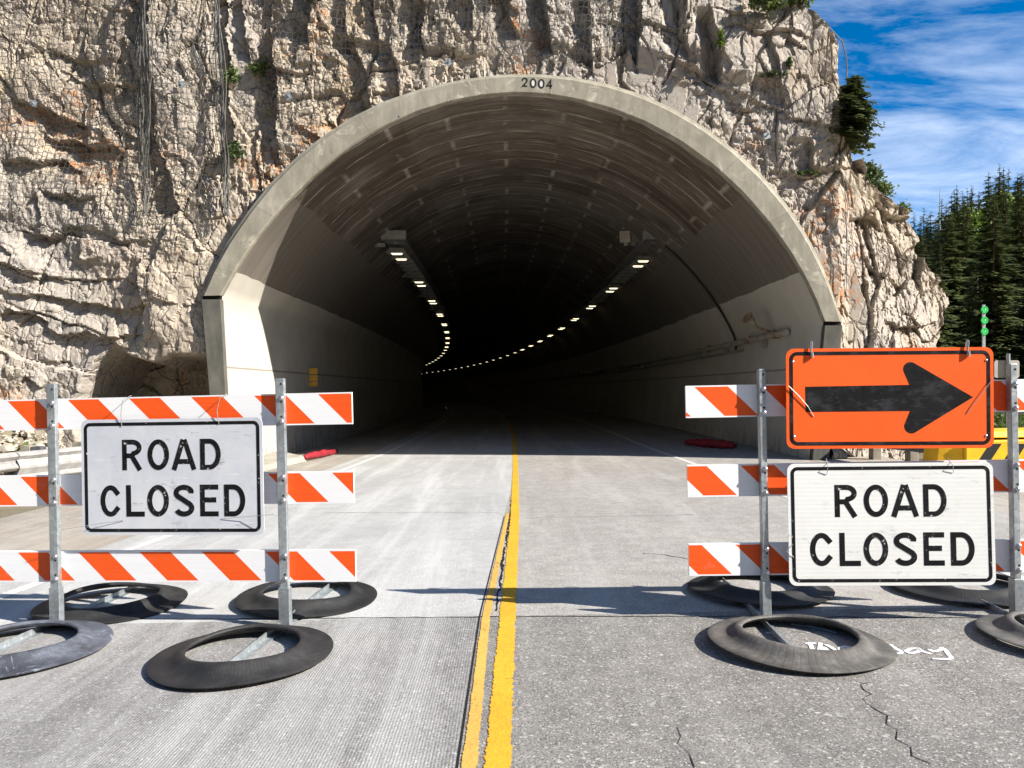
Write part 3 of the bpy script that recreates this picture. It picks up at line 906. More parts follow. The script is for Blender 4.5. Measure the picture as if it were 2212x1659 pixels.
# ------------------------------------------------------------------ nets
def net(name, poly_d, label, xr=None, off=0.07, cell=0.13):
    pol = [D2(a, b) for a, b in poly_d]
    xs = [p[0] for p in pol]; zs = [p[1] for p in pol]
    X = np.arange(min(xs), max(xs), cell); Z = np.arange(min(zs), max(zs), cell)
    vid = -np.ones((len(Z), len(X)), int)
    V, U = [], []
    Yg = np.zeros((len(Z), len(X)))
    for j, z in enumerate(Z):
        for i, x in enumerate(X): Yg[j, i] = cliff_front(x, z)
    for _ in range(3):                              # drapes over the humps
        p = np.pad(Yg, 1, mode='edge')
        Yg = np.minimum(Yg, (p[:-2, 1:-1] + p[2:, 1:-1] + p[1:-1, :-2] + p[1:-1, 2:]) / 4)
    fold = fbm(X * 2.2, X * 0 + 3.3, 3, 1) * 0.10
    GX, GZ = np.meshgrid(X, Z)
    ins = point_in(pol, GX + fbm(GX, GZ, 3, 2) * 0.35, GZ + fbm(GX + 9, GZ, 3, 3) * 0.35)
    ins &= ~point_in([tuple(p) for p in OUTR] + [(6.8, -2), (-6.4, -2)], GX, GZ)
    for j in range(len(Z)):
        for i in range(len(X)):
            vid[j, i] = len(V)
            V.append((X[i], Yg[j, i] - off + fold[i], Z[j])); U.append((X[i] + 0.12 * math.sin(Z[j] * 1.7), Z[j]))
    q = []
    for j in range(len(Z) - 1):
        for i in range(len(X) - 1):
            if ins[j, i] and ins[j, i + 1] and ins[j + 1, i] and ins[j + 1, i + 1]:
                q.append((vid[j, i], vid[j, i + 1], vid[j + 1, i + 1], vid[j + 1, i]))
    o = np_mesh(name, np.array(V), np.array(q), MT['net'], True, uv=np.array(U))
    return tag(o, label, 'rockfall net', 'wire nets hung on the cliff')


net('rockfall_net', [(-380, -300), (486, -300), (492, 100), (497, 330), (500, 480), (400, 560), (330, 560), (250, 520), (170, 540), (110, 500), (0, 480), (-380, 470)],
    'large hexagonal wire net draped over the slabby left cliff face')
net('rockfall_net', [(560, -260), (1400, -260), (1400, 90), (1240, 160), (1000, 155), (800, 200), (640, 340), (575, 380)],
    'wire net over the fractured rock directly above the arch')


def cable(pts_d, r, label, n=5, spread=0.05):
    m = MB()
    for k in range(n):
        pts = []
        ph = random.uniform(0, 6)
        for i in range(len(pts_d) - 1):
            for t in np.linspace(0, 1, 10, endpoint=(i == len(pts_d) - 2)):
                x = pts_d[i][0] + (pts_d[i + 1][0] - pts_d[i][0]) * t; y = pts_d[i][1] + (pts_d[i + 1][1] - pts_d[i][1]) * t
                X, Z = D2(x, y)
                X += spread * (k / max(1, n - 1) - 0.5) * 2 * (0.65 + 0.6 * math.sin(Z * 0.9 + 1)) + 0.045 * math.sin(Z * (1.3 + 0.3 * (k % 4)) + ph)
                pts.append((X, cliff_front(X, Z) - 0.10 - 0.01 * k, Z))
        m.tube(pts, r * random.uniform(.5, 1.2), 5)
    o = m.build('net_cable', MT['net_rope'])
    return tag(o, label, 'cable', 'gathered wire seams on the nets')


cable([(333, -60), (328, 120), (326, 260), (318, 380), (322, 470)], 0.0065, 'bundled vertical net seam on the left cliff, farther from the arch', 20, 0.20)
cable([(462, -60), (474, 120), (484, 300), (497, 470)], 0.0065, 'bundled net seam on the left cliff, nearest the arch', 18, 0.13)
cable([(1812, 392), (1812, 520), (1814, 640)], 0.007, 'thin wire hanging down the rock right of the arch', 2, 0.03)

for (x, y) in ((616, 388), (628, 215), (868, 262), (75, 225), (971, 143), (1650, 300), (400, 190)):
    X, Z = D2(x, y)
    t = empty('rock_anchor', (X, cliff_front(X, Z) - 0.05, Z), (0, random.uniform(-.6, .6), 0))
    tag(t, 'small steel anchor plate with a bolt fixed to the cliff', 'rock anchor', 'anchor plates on the cliff')
    m = MB(); m.box((0, 0, 0), (0.12, 0.02, 0.12)); m.build('plate', MT['galv'], t)
    m = MB(); m.tube([(0, -0.01, 0), (0, -0.13, 0.02)], 0.018, 8); m.build('bolt', MT['galv'], t)

# the net that hangs clear of the rock along the right-hand skyline
m = MB()
rim = [(1688, -8), (1720, 12), (1752, 34), (1790, 62), (1818, 92), (1827, 128), (1829, 170), (1832, 215)]
pts = []
for (x, y) in rim:
    X = edge_X((x - CX) / F); Yy = float(front_Y(np.array(X)))
    pts.append(P(x + 1, y - 3, Yy))
m.tube(pts, 0.013, 6)
hang = m.build('net_cable', MT['net_rope'])
tag(hang, 'dark rope edge of the net along the skyline at the cliff top', 'cable', 'gathered wire seams on the nets')


# ------------------------------------------------------------------ tunnel
def ring_strip(mb, A, Ya, B, Yb):
    n = len(A)
    vs = [(A[i][0], Ya, A[i][1]) for i in range(n)] + [(B[i][0], Yb, B[i][1]) for i in range(n)]
    mb.add(vs, [(i, i + 1, n + i + 1, n + i) for i in range(n - 1)])


tun = empty('road_tunnel', (0, PY, 0))
tag(tun, 'concrete arched road tunnel mouth dated on its crown, dark bore curving left', 'tunnel')
OFF = Vector((0, -PY, 0))


def tb(mb, name, mat, **k):
    mb.v = [tuple(Vector(p) + OFF) for p in mb.v]
    return mb.build(name, mat, tun, **k)


ST1 = INR + (OUTR - INR) * 0.80
ST2 = INR + (OUTR - INR) * 0.875
m = MB()
ring_strip(m, INR, PY + 0.03, INR + (OUTR - INR) * 0.05, PY)
ring_strip(m, INR + (OUTR - INR) * 0.05, PY, ST1, PY)
ring_strip(m, ST1, PY, ST2, PY + 0.045)
ring_strip(m, ST2, PY + 0.045, OUTR, PY + 0.075)
ring_strip(m, OUTR, PY + 0.075, OUTR, PY + 2.2)
ring_strip(m, INR, PY + 0.03, INR, PY + 0.13)
nrm = (OUTR - INR); nrm = nrm / np.linalg.norm(nrm, axis=1)[:, None]
LIN = INR + nrm * 0.05
ring_strip(m, INR, PY + 0.13, LIN, PY + 0.15)
for e in (0, -1):                                   # bottom ends of the arch
    i, o_ = INR[e], OUTR[e]
    sg = 1 if o_[0] > i[0] else -1
    m.add([(i[0], PY + 0.03, i[1]), (o_[0], PY + 0.075, o_[1]), (o_[0], PY + 2.2, o_[1]), (i[0] + sg * .12, PY + 2.2, i[1]), (i[0] + sg * .12, PY + 0.15, i[1]), (i[0], PY + 0.13, i[1])], [(0, 1, 2, 3, 4, 5)])
arch = tb(m, 'portal_arch', MT['ring_conc'], smooth=True, auto=25)


def jamb(e, ob, ib):
    """upright below the arch, a hand's breadth proud of it; ob, ib: outer and inner bottom x"""
    i, o_ = INR[e], OUTR[e]
    zt = min(i[1], o_[1]) - 0.075
    m = MB()
    yb = PY + 2.2
    s = 1 if o_[0] > i[0] else -1
    c = 0.05
    fb, ft = [], []
    for (L, xo, xi, z) in ((fb, ob, ib, -0.6), (ft, o_[0], i[0], zt)):
        xm = xi + s * 0.10
        L += [(xi, PY - 0.035, z), (xo - s * c, PY - 0.035, z), (xo, PY + 0.06, z), (xo, yb, z), (xm, yb, z), (xm, PY + 0.16, z), (xi, PY + 0.13, z)]
    n = 7
    m.add(fb + ft, [tuple(range(n)), tuple(range(n, 2 * n))] + [(k, (k + 1) % n, n + (k + 1) % n, n + k) for k in range(n)])
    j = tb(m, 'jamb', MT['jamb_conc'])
    j['label'] = 'streaked concrete upright below the arch'
    g = MB()                                        # recessed bearing joint between upright and arch
    g.box(((i[0] + o_[0]) / 2 + 0.06 * (1 if o_[0] > i[0] else -1), PY + 1.15, zt + 0.035), (abs(o_[0] - i[0]) - 0.20, 2.0, 0.09))
    g.box(((i[0] + o_[0]) / 2, PY + 0.10, zt + 0.035), (abs(o_[0] - i[0]) - 0.05, 0.07, 0.09))
    tb(g, 'bearing_joint', MT['shade_dark'])
    return (i[0], zt)


lb = D2(468, 1000, PY); li = D2(500, 1000, PY)
rb = D2(1785, 985, PY); ri = D2(1747, 985, PY)
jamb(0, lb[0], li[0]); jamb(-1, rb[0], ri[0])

# lining swept along the curve
prof = [(li[0] - 0.06 - (li[0] - LIN[0][0]) * 0.0, -0.5), (li[0] - 0.05, 0.0)]
nleft = 8
L0 = np.array([li[0] - 0.05, 0.0]); L1 = LIN[0]
prof = [(L0[0] + 0.01, -0.6)] + [tuple(L0 + (L1 - L0) * t) for t in np.linspace(0, 1, nleft, endpoint=False)]
prof += [tuple(p) for p in LIN]
R0 = LIN[-1]; R1 = np.array([ri[0] + 0.05, 0.0])
prof += [tuple(R0 + (R1 - R0) * t) for t in np.linspace(0, 1, nleft + 1)[1:]] + [(R1[0] - 0.01, -0.6)]
prof = np.array(prof)
arc = np.concatenate([[0], np.cumsum(np.hypot(*np.diff(prof, axis=0).T))])
ys = np.concatenate([[PY + 0.14], np.arange(PY + 1.0, 40, 1.0), np.arange(40, 230, 2.5)])
V, U = [], []
for y in ys:
    for k, p in enumerate(prof):
        V.append((p[0] + bend(y), y - PY, p[1])); U.append((arc[k], y))
n = len(prof); V = np.array(V); U = np.array(U)
idx = np.arange(len(V)).reshape(len(ys), n)
q = np.stack([idx[:-1, :-1], idx[1:, :-1], idx[1:, 1:], idx[:-1, 1:]], -1).reshape(-1, 4)
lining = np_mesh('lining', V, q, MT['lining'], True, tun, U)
ec = MB(); yE = float(ys[-1])
ec.add([(p[0] + bend(yE), yE - PY + 0.01, p[1]) for p in prof], [tuple(range(n))])
ec.build('added_end_cap', MT['shade_dark'], tun)  # added black cap, keeps light out of the bore's unseen far end

# the year on the crown: dark raised strokes stand in for shade in cut digits
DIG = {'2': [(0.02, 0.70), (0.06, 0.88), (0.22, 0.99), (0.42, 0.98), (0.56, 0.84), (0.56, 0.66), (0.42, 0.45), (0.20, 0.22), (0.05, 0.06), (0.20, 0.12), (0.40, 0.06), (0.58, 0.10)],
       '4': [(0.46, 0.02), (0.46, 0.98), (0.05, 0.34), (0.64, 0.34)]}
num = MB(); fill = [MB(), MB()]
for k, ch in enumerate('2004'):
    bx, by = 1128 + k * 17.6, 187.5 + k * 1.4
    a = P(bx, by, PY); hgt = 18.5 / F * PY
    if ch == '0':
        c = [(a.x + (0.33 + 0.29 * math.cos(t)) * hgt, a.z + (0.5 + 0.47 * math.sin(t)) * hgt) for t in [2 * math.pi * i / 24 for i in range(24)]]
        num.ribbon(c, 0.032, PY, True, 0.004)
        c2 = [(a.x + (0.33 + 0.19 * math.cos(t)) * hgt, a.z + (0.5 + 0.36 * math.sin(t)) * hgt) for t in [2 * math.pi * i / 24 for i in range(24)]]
        fill[k - 1].prism(c2, PY - 0.002, PY)  # pale patch in place of the highlight inside the zero
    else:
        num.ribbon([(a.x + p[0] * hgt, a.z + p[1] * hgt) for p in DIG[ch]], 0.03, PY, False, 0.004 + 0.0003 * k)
tb(num, 'year_numerals', MT['shade_dark']); [tb(f_, 'numeral_highlight', MT['pale']) for f_ in fill]

# raised concrete walkway at the left wall, broken at its end
wk = MB()
wk.hexa([(-5.6, 14.0, -0.2), (-4.9, 14.6, -0.2), (-4.55, 17.0, -0.2), (-5.6, 18.2, -0.2)], [(-5.6, 14.0, 0.0), (-5.0, 14.7, -0.01), (-4.63, 16.95, 0.03), (-5.6, 18.2, 0.05)])
tag(wk.build('walkway_slab', MT['slab_conc'], bevel=0.04), 'pale broken concrete kerb slab at the foot of the left tunnel wall', 'kerb')


# ------------------------------------------------------------------ lamps and fittings in the bore
def lamp(parent_loc, lit):
    t = empty('tunnel_lamp', parent_loc)
    m = MB(); m.hexa([(-0.27, -0.17, 0.03), (0.27, -0.17, 0.03), (0.27, 0.17, 0.03), (-0.27, 0.17, 0.03)], [(-0.20, -0.12, 0.16), (0.20, -0.12, 0.16), (0.20, 0.12, 0.16), (-0.20, 0.12, 0.16)])
    m.box((0, 0, 0.02), (0.60, 0.38, 0.025))
    m.build('housing', MT['steel_dark'], t)
    l = MB(); l.hexa([(-0.13, -0.045, -0.025), (0.13, -0.045, -0.025), (0.13, 0.045, -0.025), (-0.13, 0.045, -0.025)], [(-0.165, -0.065, 0.006), (0.165, -0.065, 0.006), (0.165, 0.065, 0.006), (-0.165, 0.065, 0.006)])
    l.build('lens', MT['lamp'] if lit else MT['lamp_off'], t)
    return t


proto_on, proto_off = lamp((0, 0, -50), True), lamp((0, 0, -52), False)
used_on = used_off = False
ROWS = {'left': (-3.42, 5.55), 'right': (4.15, 5.55)}
for side, (x0, z0) in ROWS.items():
    for k in range(30):
        yy = 22.6 + k * (5.9 if side == 'left' else 6.3) + (0 if side == 'left' else 1.3)
        if side == 'left' and k > 19: break
        for j, dy in enumerate((0.0, 0.95)):
            if yy > 75 and j: continue
            Y = yy + dy
            if used_on: t = copy_tree(proto_on)
            else: t = proto_on; used_on = True
            t.location = (x0 + bend(Y), Y, z0 - 0.002 * (Y - 22))
            if k == 0:
                tag(t, 'lit lamp %s in the %s ceiling row of the tunnel' % ('foremost' if j == 0 else 'second from the mouth', side), 'lamp', 'lit lamps of the %s tunnel ceiling row' % side)
            else:
                tag(t, 'small lit lamp deeper in the %s ceiling row of the tunnel' % side, 'lamp', 'lit lamps of the %s tunnel ceiling row' % side)
        if k < 3:
            for dy in (1.9, 2.7, 3.5, 4.3, 5.1):
                Y = yy + dy
                if used_off: t = copy_tree(proto_off)
                else: t = proto_off; used_off = True
                t.location = (x0 + bend(Y) + (0.12 if side == 'left' else -0.12) * 0, Y, z0 + 0.03)
                tag(t, 'unlit grey lamp between lit ones in the %s tunnel ceiling row' % side, 'lamp', 'unlit lamps of the %s tunnel ceiling row' % side)

for side, (x0, z0) in ROWS.items():
    s = -1 if side == 'left' else 1
    t = empty('cable_tray', (x0, 22, z0 + 0.3))
    tag(t, 'long metal cable tray carrying the %s row of tunnel lamps' % side, 'cable tray', 'cable trays under the tunnel vault')
    loc = Vector((x0, 22, z0 + 0.3))
    m = MB()
    for Y in np.arange(22.0, 118, 3.0):
        a, b = Vector((x0 + bend(Y), Y, z0 + 0.28)), Vector((x0 + bend(Y + 3), Y + 3, z0 + 0.28))
        for dx, dz, w, h in ((-0.28, 0.06, 0.02, 0.14), (0.28, 0.06, 0.02, 0.14), (0, 0, 0.56, 0.02)):
            o_ = Vector((dx, 0, dz))
            q_ = [Vector((-w / 2, 0, -h / 2)), Vector((w / 2, 0, -h / 2)), Vector((w / 2, 0, h / 2)), Vector((-w / 2, 0, h / 2))]
            m.add([a + o_ + p - loc for p in q_] + [b + o_ + p - loc for p in q_], [(0, 1, 5, 4), (1, 2, 6, 5), (2, 3, 7, 6), (3, 0, 4, 7)])
    m.build('tray_channel', MT['steel_dark'], t)
    c = MB(); c.box((0, 0.0, 0.12), (0.72, 0.22, 0.26)); c.build('junction_box', MT['steel_dark'], t)
    for k in range(9):                              # arms to the wall and hangers to the vault
        Y = 22.3 + k * 6.0
        bx = x0 + bend(Y)
        reach = 1.25
        b_ = MB()
        b_.box((bx + s * (0.3 + reach / 2) - loc.x, Y - loc.y, z0 + 0.20 - loc.z), (reach, 0.09, 0.11))
        b_.box((bx + s * (0.3 + reach) - loc.x, Y - loc.y, z0 + 0.20 - loc.z), (0.06, 0.3, 0.55), Matrix.Rotation(s * R(-38), 3, 'Y'))
        b_.build('wall_arm', MT['steel_dark'], t)
        h_ = MB()
        h_.box((bx - loc.x, Y - loc.y, z0 + 0.62 - loc.z), (0.07, 0.07, 0.75))
        h_.box((bx + s * 0.02 - loc.x, Y - loc.y, z0 + 0.98 - loc.z), (0.34, 0.2, 0.06), Matrix.Rotation(s * R(35), 3, 'Y'))
        h_.build('hanger', MT['steel_dark'], t)

for k, (x, tilt) in enumerate(((1352, -0.35), (1370, 0.5))):
    a = P(x, 524, 23.2)
    t = empty('loudspeaker', a, (0.2, 0, tilt))
    tag(t, ('pale square loudspeaker' if k == 0 else 'slimmer dull loudspeaker') + ' standing on the right cable tray end', 'loudspeaker')
    m = MB(); m.hexa([(-0.17, -0.12, 0), (0.17, -0.12, 0), (0.10, 0.2, 0.02), (-0.10, 0.2, 0.02)], [(-0.17, -0.12, 0.36), (0.17, -0.12, 0.36), (0.10, 0.2, 0.30), (-0.10, 0.2, 0.30)])
    m.build('cabinet', MT['pipe'] if k == 0 else MT['steel_dark'], t, bevel=0.02)
    g_ = MB(); g_.box((0, 0.05, -0.04), (0.12, 0.12, 0.10)); g_.build('bracket', MT['steel_dark'], t)


def wallx(z, side):
    """x of the lining at height z"""
    h = len(prof) // 2
    q = prof[:h] if side < 0 else prof[h:]
    o_ = np.argsort(q[:, 1])
    return float(np.interp(z, q[o_, 1], q[o_, 0]))


# pipe along the right wall with its rusty floodlight
pz = 2.78
t = empty('wall_pipe', (wallx(pz, 1) - 0.12, 17.0, pz))
tag(t, 'pale pipe on brackets along the right tunnel wall with corroded joints', 'pipe')
l0 = Vector(t.location)
m = MB(); m.tube([Vector((wallx(pz, 1) - 0.12 + bend(Y), Y, pz - 0.004 * (Y - 17))) - l0 for Y in np.arange(16.9, 120, 1.5)], 0.075, 12); m.build('pipe_run', MT['pipe'], t, smooth=True, auto=40)
m = MB(); m.tube([Vector((wallx(pz - .2, 1) - 0.07 + bend(Y), Y, pz - 0.22 - 0.004 * (Y - 17))) - l0 for Y in np.arange(20.2, 120, 1.5)], 0.032, 8); m.build('conduit', MT['steel_dark'], t, smooth=True, auto=40)
for Y in (17.6, 19.6, 23.5):
    m = MB(); c = Vector((wallx(pz, 1) - 0.12, Y, pz - 0.004 * (Y - 17))) - l0
    for _ in range(14):
        m.box(c + Vector((random.uniform(-.08, .05), random.uniform(-.22, .22), random.uniform(-.08, .09))), (0.07, 0.06, 0.06), Matrix.Rotation(random.uniform(0, 3), 3, Vector((1, .4, .7)).normalized()))
    m.build('pipe_coupling', MT['rust'], t)
for Y in np.arange(18.4, 60, 3.2):
    m = MB(); c = Vector((wallx(pz, 1) - 0.08 + bend(Y), Y, pz - 0.10)) - l0
    m.box(c, (0.16, 0.05, 0.34)); m.build('pipe_bracket', MT['steel_dark'], t)
a = P(1657, 698, 17.9); a.x = wallx(3.1, 1) - 0.42
fl = empty('wall_floodlight', a)
tag(fl, 'rusty bell shaped floodlight fixed above the pipe on the right tunnel wall', 'floodlight')
rm = Matrix.Rotation(R(-55), 3, 'Y') @ Matrix.Rotation(R(15), 3, 'X')
m = MB(); m.lathe([(0.0, 0.0), (0.05, 0.0), (0.085, 0.05), (0.10, 0.16), (0.12, 0.20)], 20, mat=rm); m.build('bell', MT['pipe'], fl, smooth=True, auto=40)
m = MB(); m.lathe([(0.12, 0.20), (0.145, 0.20), (0.145, 0.235), (0.10, 0.235), (0.0, 0.225)], 20, mat=rm); m.build('rim', MT['rust'], fl)
m = MB(); m.tube([(0, 0, 0), (0.10, 0.02, -0.10), (0.28, 0.02, -0.17), (0.38, 0.02, -0.2)], 0.03, 8); m.build('stem', MT['rust'], fl)

m = MB()
Yc = 21.6
path = []
for z in np.linspace(5.6, 2.6, 16):
    path.append((wallx(z, 1) - 0.05 + bend(Yc), Yc - 0.25 * (5.6 - z), z))
m.tube(path, 0.030, 8)
for p in path[4::5]: m.box((p[0], p[1], p[2]), (0.07, 0.12, 0.05))
tag(m.build('power_cable', MT['cable'], smooth=True, auto=40), 'black power cable clipped down the right tunnel wall to the pipe', 'cable')

t = empty('marker_plates', (wallx(1.85, -1) + 0.02, 21.3, 1.85))
tag(t, 'three small yellow plates stacked on the left tunnel wall', 'wall marker')
for k, z in enumerate((0.17, -0.02, -0.19)):
    m = MB(); m.box((0.12, 0, z), (0.23, 0.012, 0.165 if k < 2 else 0.13)); m.build('plate', MT['plate_yellow'], t)
m = MB(); m.box((-0.04, 0.02, 0), (0.14, 0.02, 0.5)); m.build('bracket', MT['steel_dark'], t)


# ------------------------------------------------------------------ road
def interp(pts):
    a = np.array(sorted(pts))
    return lambda Y: float(np.interp(Y, a[:, 0], a[:, 1])) + bend(Y)


seam = interp([(-6, -.24), (3.0, -.222), (5.04, -.218), (8.85, -.10), (12, -0.01), (15.6, .02), (18, .03), (24, .03), (300, 0.03)])
YJ = 5.04


def strip(name, fL, fR, y0, y1, dz, mat, label=None, nx=1, step=0.5, cat=None, kind='structure', jit=0.0):
    ys_ = list(np.arange(y0, min(y1, 30), step)) + list(np.arange(max(y0, 30), y1, 3.0)) + [y1]
    V, U, q = [], [], []
    for y in ys_:
        l, r = fL(y), fR(y)
        for i in range(nx + 1):
            x = l + (r - l) * i / nx + (random.uniform(-jit, jit) if jit else 0)
            V.append((x, y, gz(x) + dz)); U.append((i / nx, y))
    for j in range(len(ys_) - 1):
        for i in range(nx):
            a = j * (nx + 1) + i
            q.append((a, a + 1, a + nx + 2, a + nx + 1))
    o = np_mesh(name, np.array(V), np.array(q), mat, False, None, np.array(U))
    return tag(o, label, cat, kind=kind)


LW = lambda Y: (-5.6 if Y > 15 else -5.2) + bend(Y)
RW = lambda Y: 5.55 + bend(Y)
lsh = interp([(-6, -4.6), (5, -4.3), (8, -4.1), (14, -3.7), (18.7, -3.5), (28, -3.5), (300, -3.5)])
strip('concrete_lane', lsh, seam, YJ, 228, 0.0, MT['ln_far'], 'bright grooved concrete lane left of the yellow line, running into the tunnel')
strip('near_concrete_lane', lsh, seam, -8, YJ, 0.0, MT['ln_near'], 'greyer grooved concrete lane in the foreground left of the yellow line')
strip('asphalt_lane', seam, RW, YJ, 228, 0.0, MT['rd_far'], 'brownish grey lane right of the yellow line beyond the joint')
strip('near_asphalt_lane', seam, lambda Y: 6.2, -8, YJ, 0.0, MT['rd_near'], 'dark coarse asphalt lane in the right foreground')
strip('shoulder', lambda Y: -6.5 + bend(Y), lsh, -8, 228, -0.004, MT['shoulder'], 'dusty brown shoulder along the left road edge')
strip('right_shoulder', RW, lambda Y: 7.6 + bend(Y), YJ, 228, -0.006, MT['shoulder'], 'brown gravel shoulder along the right road edge', kind='structure')

yl = interp([(-6, -.20), (3, -.06), (5, -.03), (8.85, .034), (15.6, .072), (18, .068), (24, .06), (300, .06)])
strip('yellow_line', lambda Y: yl(Y) - .064, lambda Y: yl(Y) + .066, -8, 120, 0.004, MT['yellow'], 'broad yellow centre line on the right side of the road seam', step=0.25)
strip('thin_yellow_line', lambda Y: seam(Y) + .012, lambda Y: seam(Y) + .092 - .0045 * max(0, Y - 3), -8, 9.2, 0.004, MT['yellow_old'], 'thin worn yellow line along the left of the road seam', step=0.25)
wl = interp([(-6, -4.3), (5, -3.95), (7.3, -3.78), (8.2, -3.7), (14.6, -3.32), (18.7, -3.1), (28, -3.08), (300, -3.08)])
strip('left_edge_line', lambda Y: wl(Y) - .07, lambda Y: wl(Y) + .07, -8, 110, 0.004, MT['white'], 'faded white edge line on the left lane')
wr = interp([(-6, 4.0), (5.8, 3.85), (9, 3.70), (14.9, 3.5), (20, 3.36), (34, 3.36), (300, 3.36)])
strip('right_edge_line', lambda Y: wr(Y) - .06, lambda Y: wr(Y) + .06, YJ, 110, 0.004, MT['white'], 'white edge line on the right lane leading into the tunnel')


def crack(ptsd, w, name='road_crack', label='dark crack in the asphalt', jag=0.02):
    pts = [G(*p) for p in ptsd]
    L = []
    for i in range(len(pts) - 1):
        a, b = Vector(pts[i]), Vector(pts[i + 1])
        k = max(2, int((b - a).length / 0.06))
        for t in range(k):
            L.append(a + (b - a) * t / k + Vector((random.gauss(0, jag * 0.5), random.gauss(0, jag * 0.4))))
    L.append(Vector(pts[-1]))
    V, U, q = [], [], []
    for i, p in enumerate(L):
        d = (L[min(i + 1, len(L) - 1)] - L[max(i - 1, 0)]); d.normalize() if d.length else None
        nn = Vector((-d.y, d.x)); ww = w * random.uniform(0.35, 1.2)
        for s, uu in ((-1, 0), (1, 1)):
            x, y = p + nn * s * ww / 2
            V.append((x, y, gz(x) + 0.0025)); U.append((uu, i))
    q = [(2 * i, 2 * i + 1, 2 * i + 3, 2 * i + 2) for i in range(len(L) - 1)]
    o = np_mesh(name, np.array(V), np.array(q), MT['crack'], False, None, np.array(U))
    return tag(o, label, kind='structure')


crack([(1085, 1225), (1092, 1180), (1098, 1140), (1103, 1100), (1108, 1060)], 0.030, 'seam_crack', 'broken open seam between the two yellow lines', 0.018)
crack([(1072, 1320), (1078, 1270), (1085, 1225)], 0.02, 'seam_crack', 'broken open seam between the two yellow lines', 0.015)
strip('slab_edge', lambda Y: seam(Y) - .002, lambda Y: seam(Y) + .008, -8, 9.0, 0.0022, MT['crack'], 'dark slab edge left of the thin yellow line', step=0.25)
crack([(60, 1338), (400, 1338), (700, 1336), (1000, 1333), (1200, 1332), (1500, 1332), (1800, 1333), (2160, 1336)], 0.014, 'transverse_joint', 'joint across the road under the barricades', 0.012)
crack([(1390, 1195), (1440, 1200), (1500, 1210), (1560, 1222)], 0.014)
crack([(1860, 1470), (1868, 1500), (1920, 1560), (1945, 1600), (2010, 1650)], 0.0055, jag=0.03)
crack([(1460, 1570), (1478, 1610), (1500, 1659)], 0.0045, jag=0.03)
crack([(700, 1107), (800, 1108), (1080, 1108)], 0.012, 'saw_joint', 'thin transverse joint in the concrete lane', 0.004)
crack([(1135, 1118), (1260, 1117), (1500, 1112)], 0.010, 'saw_joint', 'thin transverse joint in the right lane', 0.01)
crack([(760, 991), (1090, 988)], 0.02, 'saw_joint', 'transverse joint just outside the tunnel shadow', 0.004)

# spray painted words under and beside the front right ring
SP = [[(1510, 365), (1540, 395), (1575, 430)], [(1545, 362), (1590, 395), (1640, 420), (1625, 432), (1580, 428)],
      [(1755, 393), (1700, 396), (1668, 415), (1700, 432), (1760, 420), (1775, 400), (1750, 392), (1790, 415), (1860, 436)],
      [(1845, 400), (1872, 418), (1920, 410), (1950, 390)], [(1930, 385), (1968, 405), (1990, 440), (2018, 466), (1985, 477), (1930, 474), (1868, 471)],
      [(595, 340), (640, 365), (690, 395)], [(668, 340), (700, 375), (748, 412)], [(690, 395), (668, 340)],
      [(905, 358), (985, 353)], [(942, 358), (955, 390), (968, 416)], [(1022, 352), (1012, 418), (1052, 382), (1075, 420)], [(1060, 365), (1100, 385), (1155, 420)],
      [(1165, 400), (1230, 396), (1240, 382), (1195, 380), (1160, 396), (1200, 425)], [(798, 213), (880, 222), (960, 232), (1060, 255), (1140, 278)],
      [(1135, 212), (1210, 222), (1290, 262)], [(1358, 298), (1420, 303)], [(610, 275), (730, 292)]]
SPX = 2700 / 1.8228; SPY = 2350 / 1.8228; SPS = 1150 / 2212 / 1.8228
V, U, q = [], [], []
dzs = 0.0025
for st in SP:
    pts = [Vector(G(SPX + a * SPS, SPY + b * SPS)) for a, b in st]
    L = []
    for i in range(len(pts) - 1):
        for t in range(5): L.append(pts[i].lerp(pts[i + 1], t / 5))
    L.append(pts[-1]); dzs += 0.00012
    for _ in range(2): L = [L[0]] + [L[i - 1] * .25 + L[i] * .5 + L[i + 1] * .25 for i in range(1, len(L) - 1)] + [L[-1]]
    b0 = len(V)
    for i, p in enumerate(L):
        d = L[min(i + 1, len(L) - 1)] - L[max(i - 1, 0)]; d.normalize()
        nn = Vector((-d.y, d.x)); ww = 0.024
        for s, uu in ((-1, 0.15), (1, 0.85)):
            x, y = p + nn * s * ww / 2
            V.append((x, y, gz(x) + dzs)); U.append((uu, i))
    q += [(b0 + 2 * i, b0 + 2 * i + 1, b0 + 2 * i + 3, b0 + 2 * i + 2) for i in range(len(L) - 1)]
tag(np_mesh('painted_writing', np.array(V), np.array(q), MT['chalk'], False, None, np.array(U)), 'white hand sprayed writing on the asphalt by the front right ring', kind='structure')


# ------------------------------------------------------------------ ground and hillside
def ground_z(x, y):
    z = SLOPE * np.clip(x, -7, 7) - 0.05
    z = z + smooth(-7.6, -10.5, x) * smooth(9, 15, y) * 1.25                       # rubble slope behind the left guardrail
    z = z + smooth(9, 30, x) * 0.2
    h = np.maximum(0, y - 30) * 0.075 * smooth(6, 22, x)
    return z + h


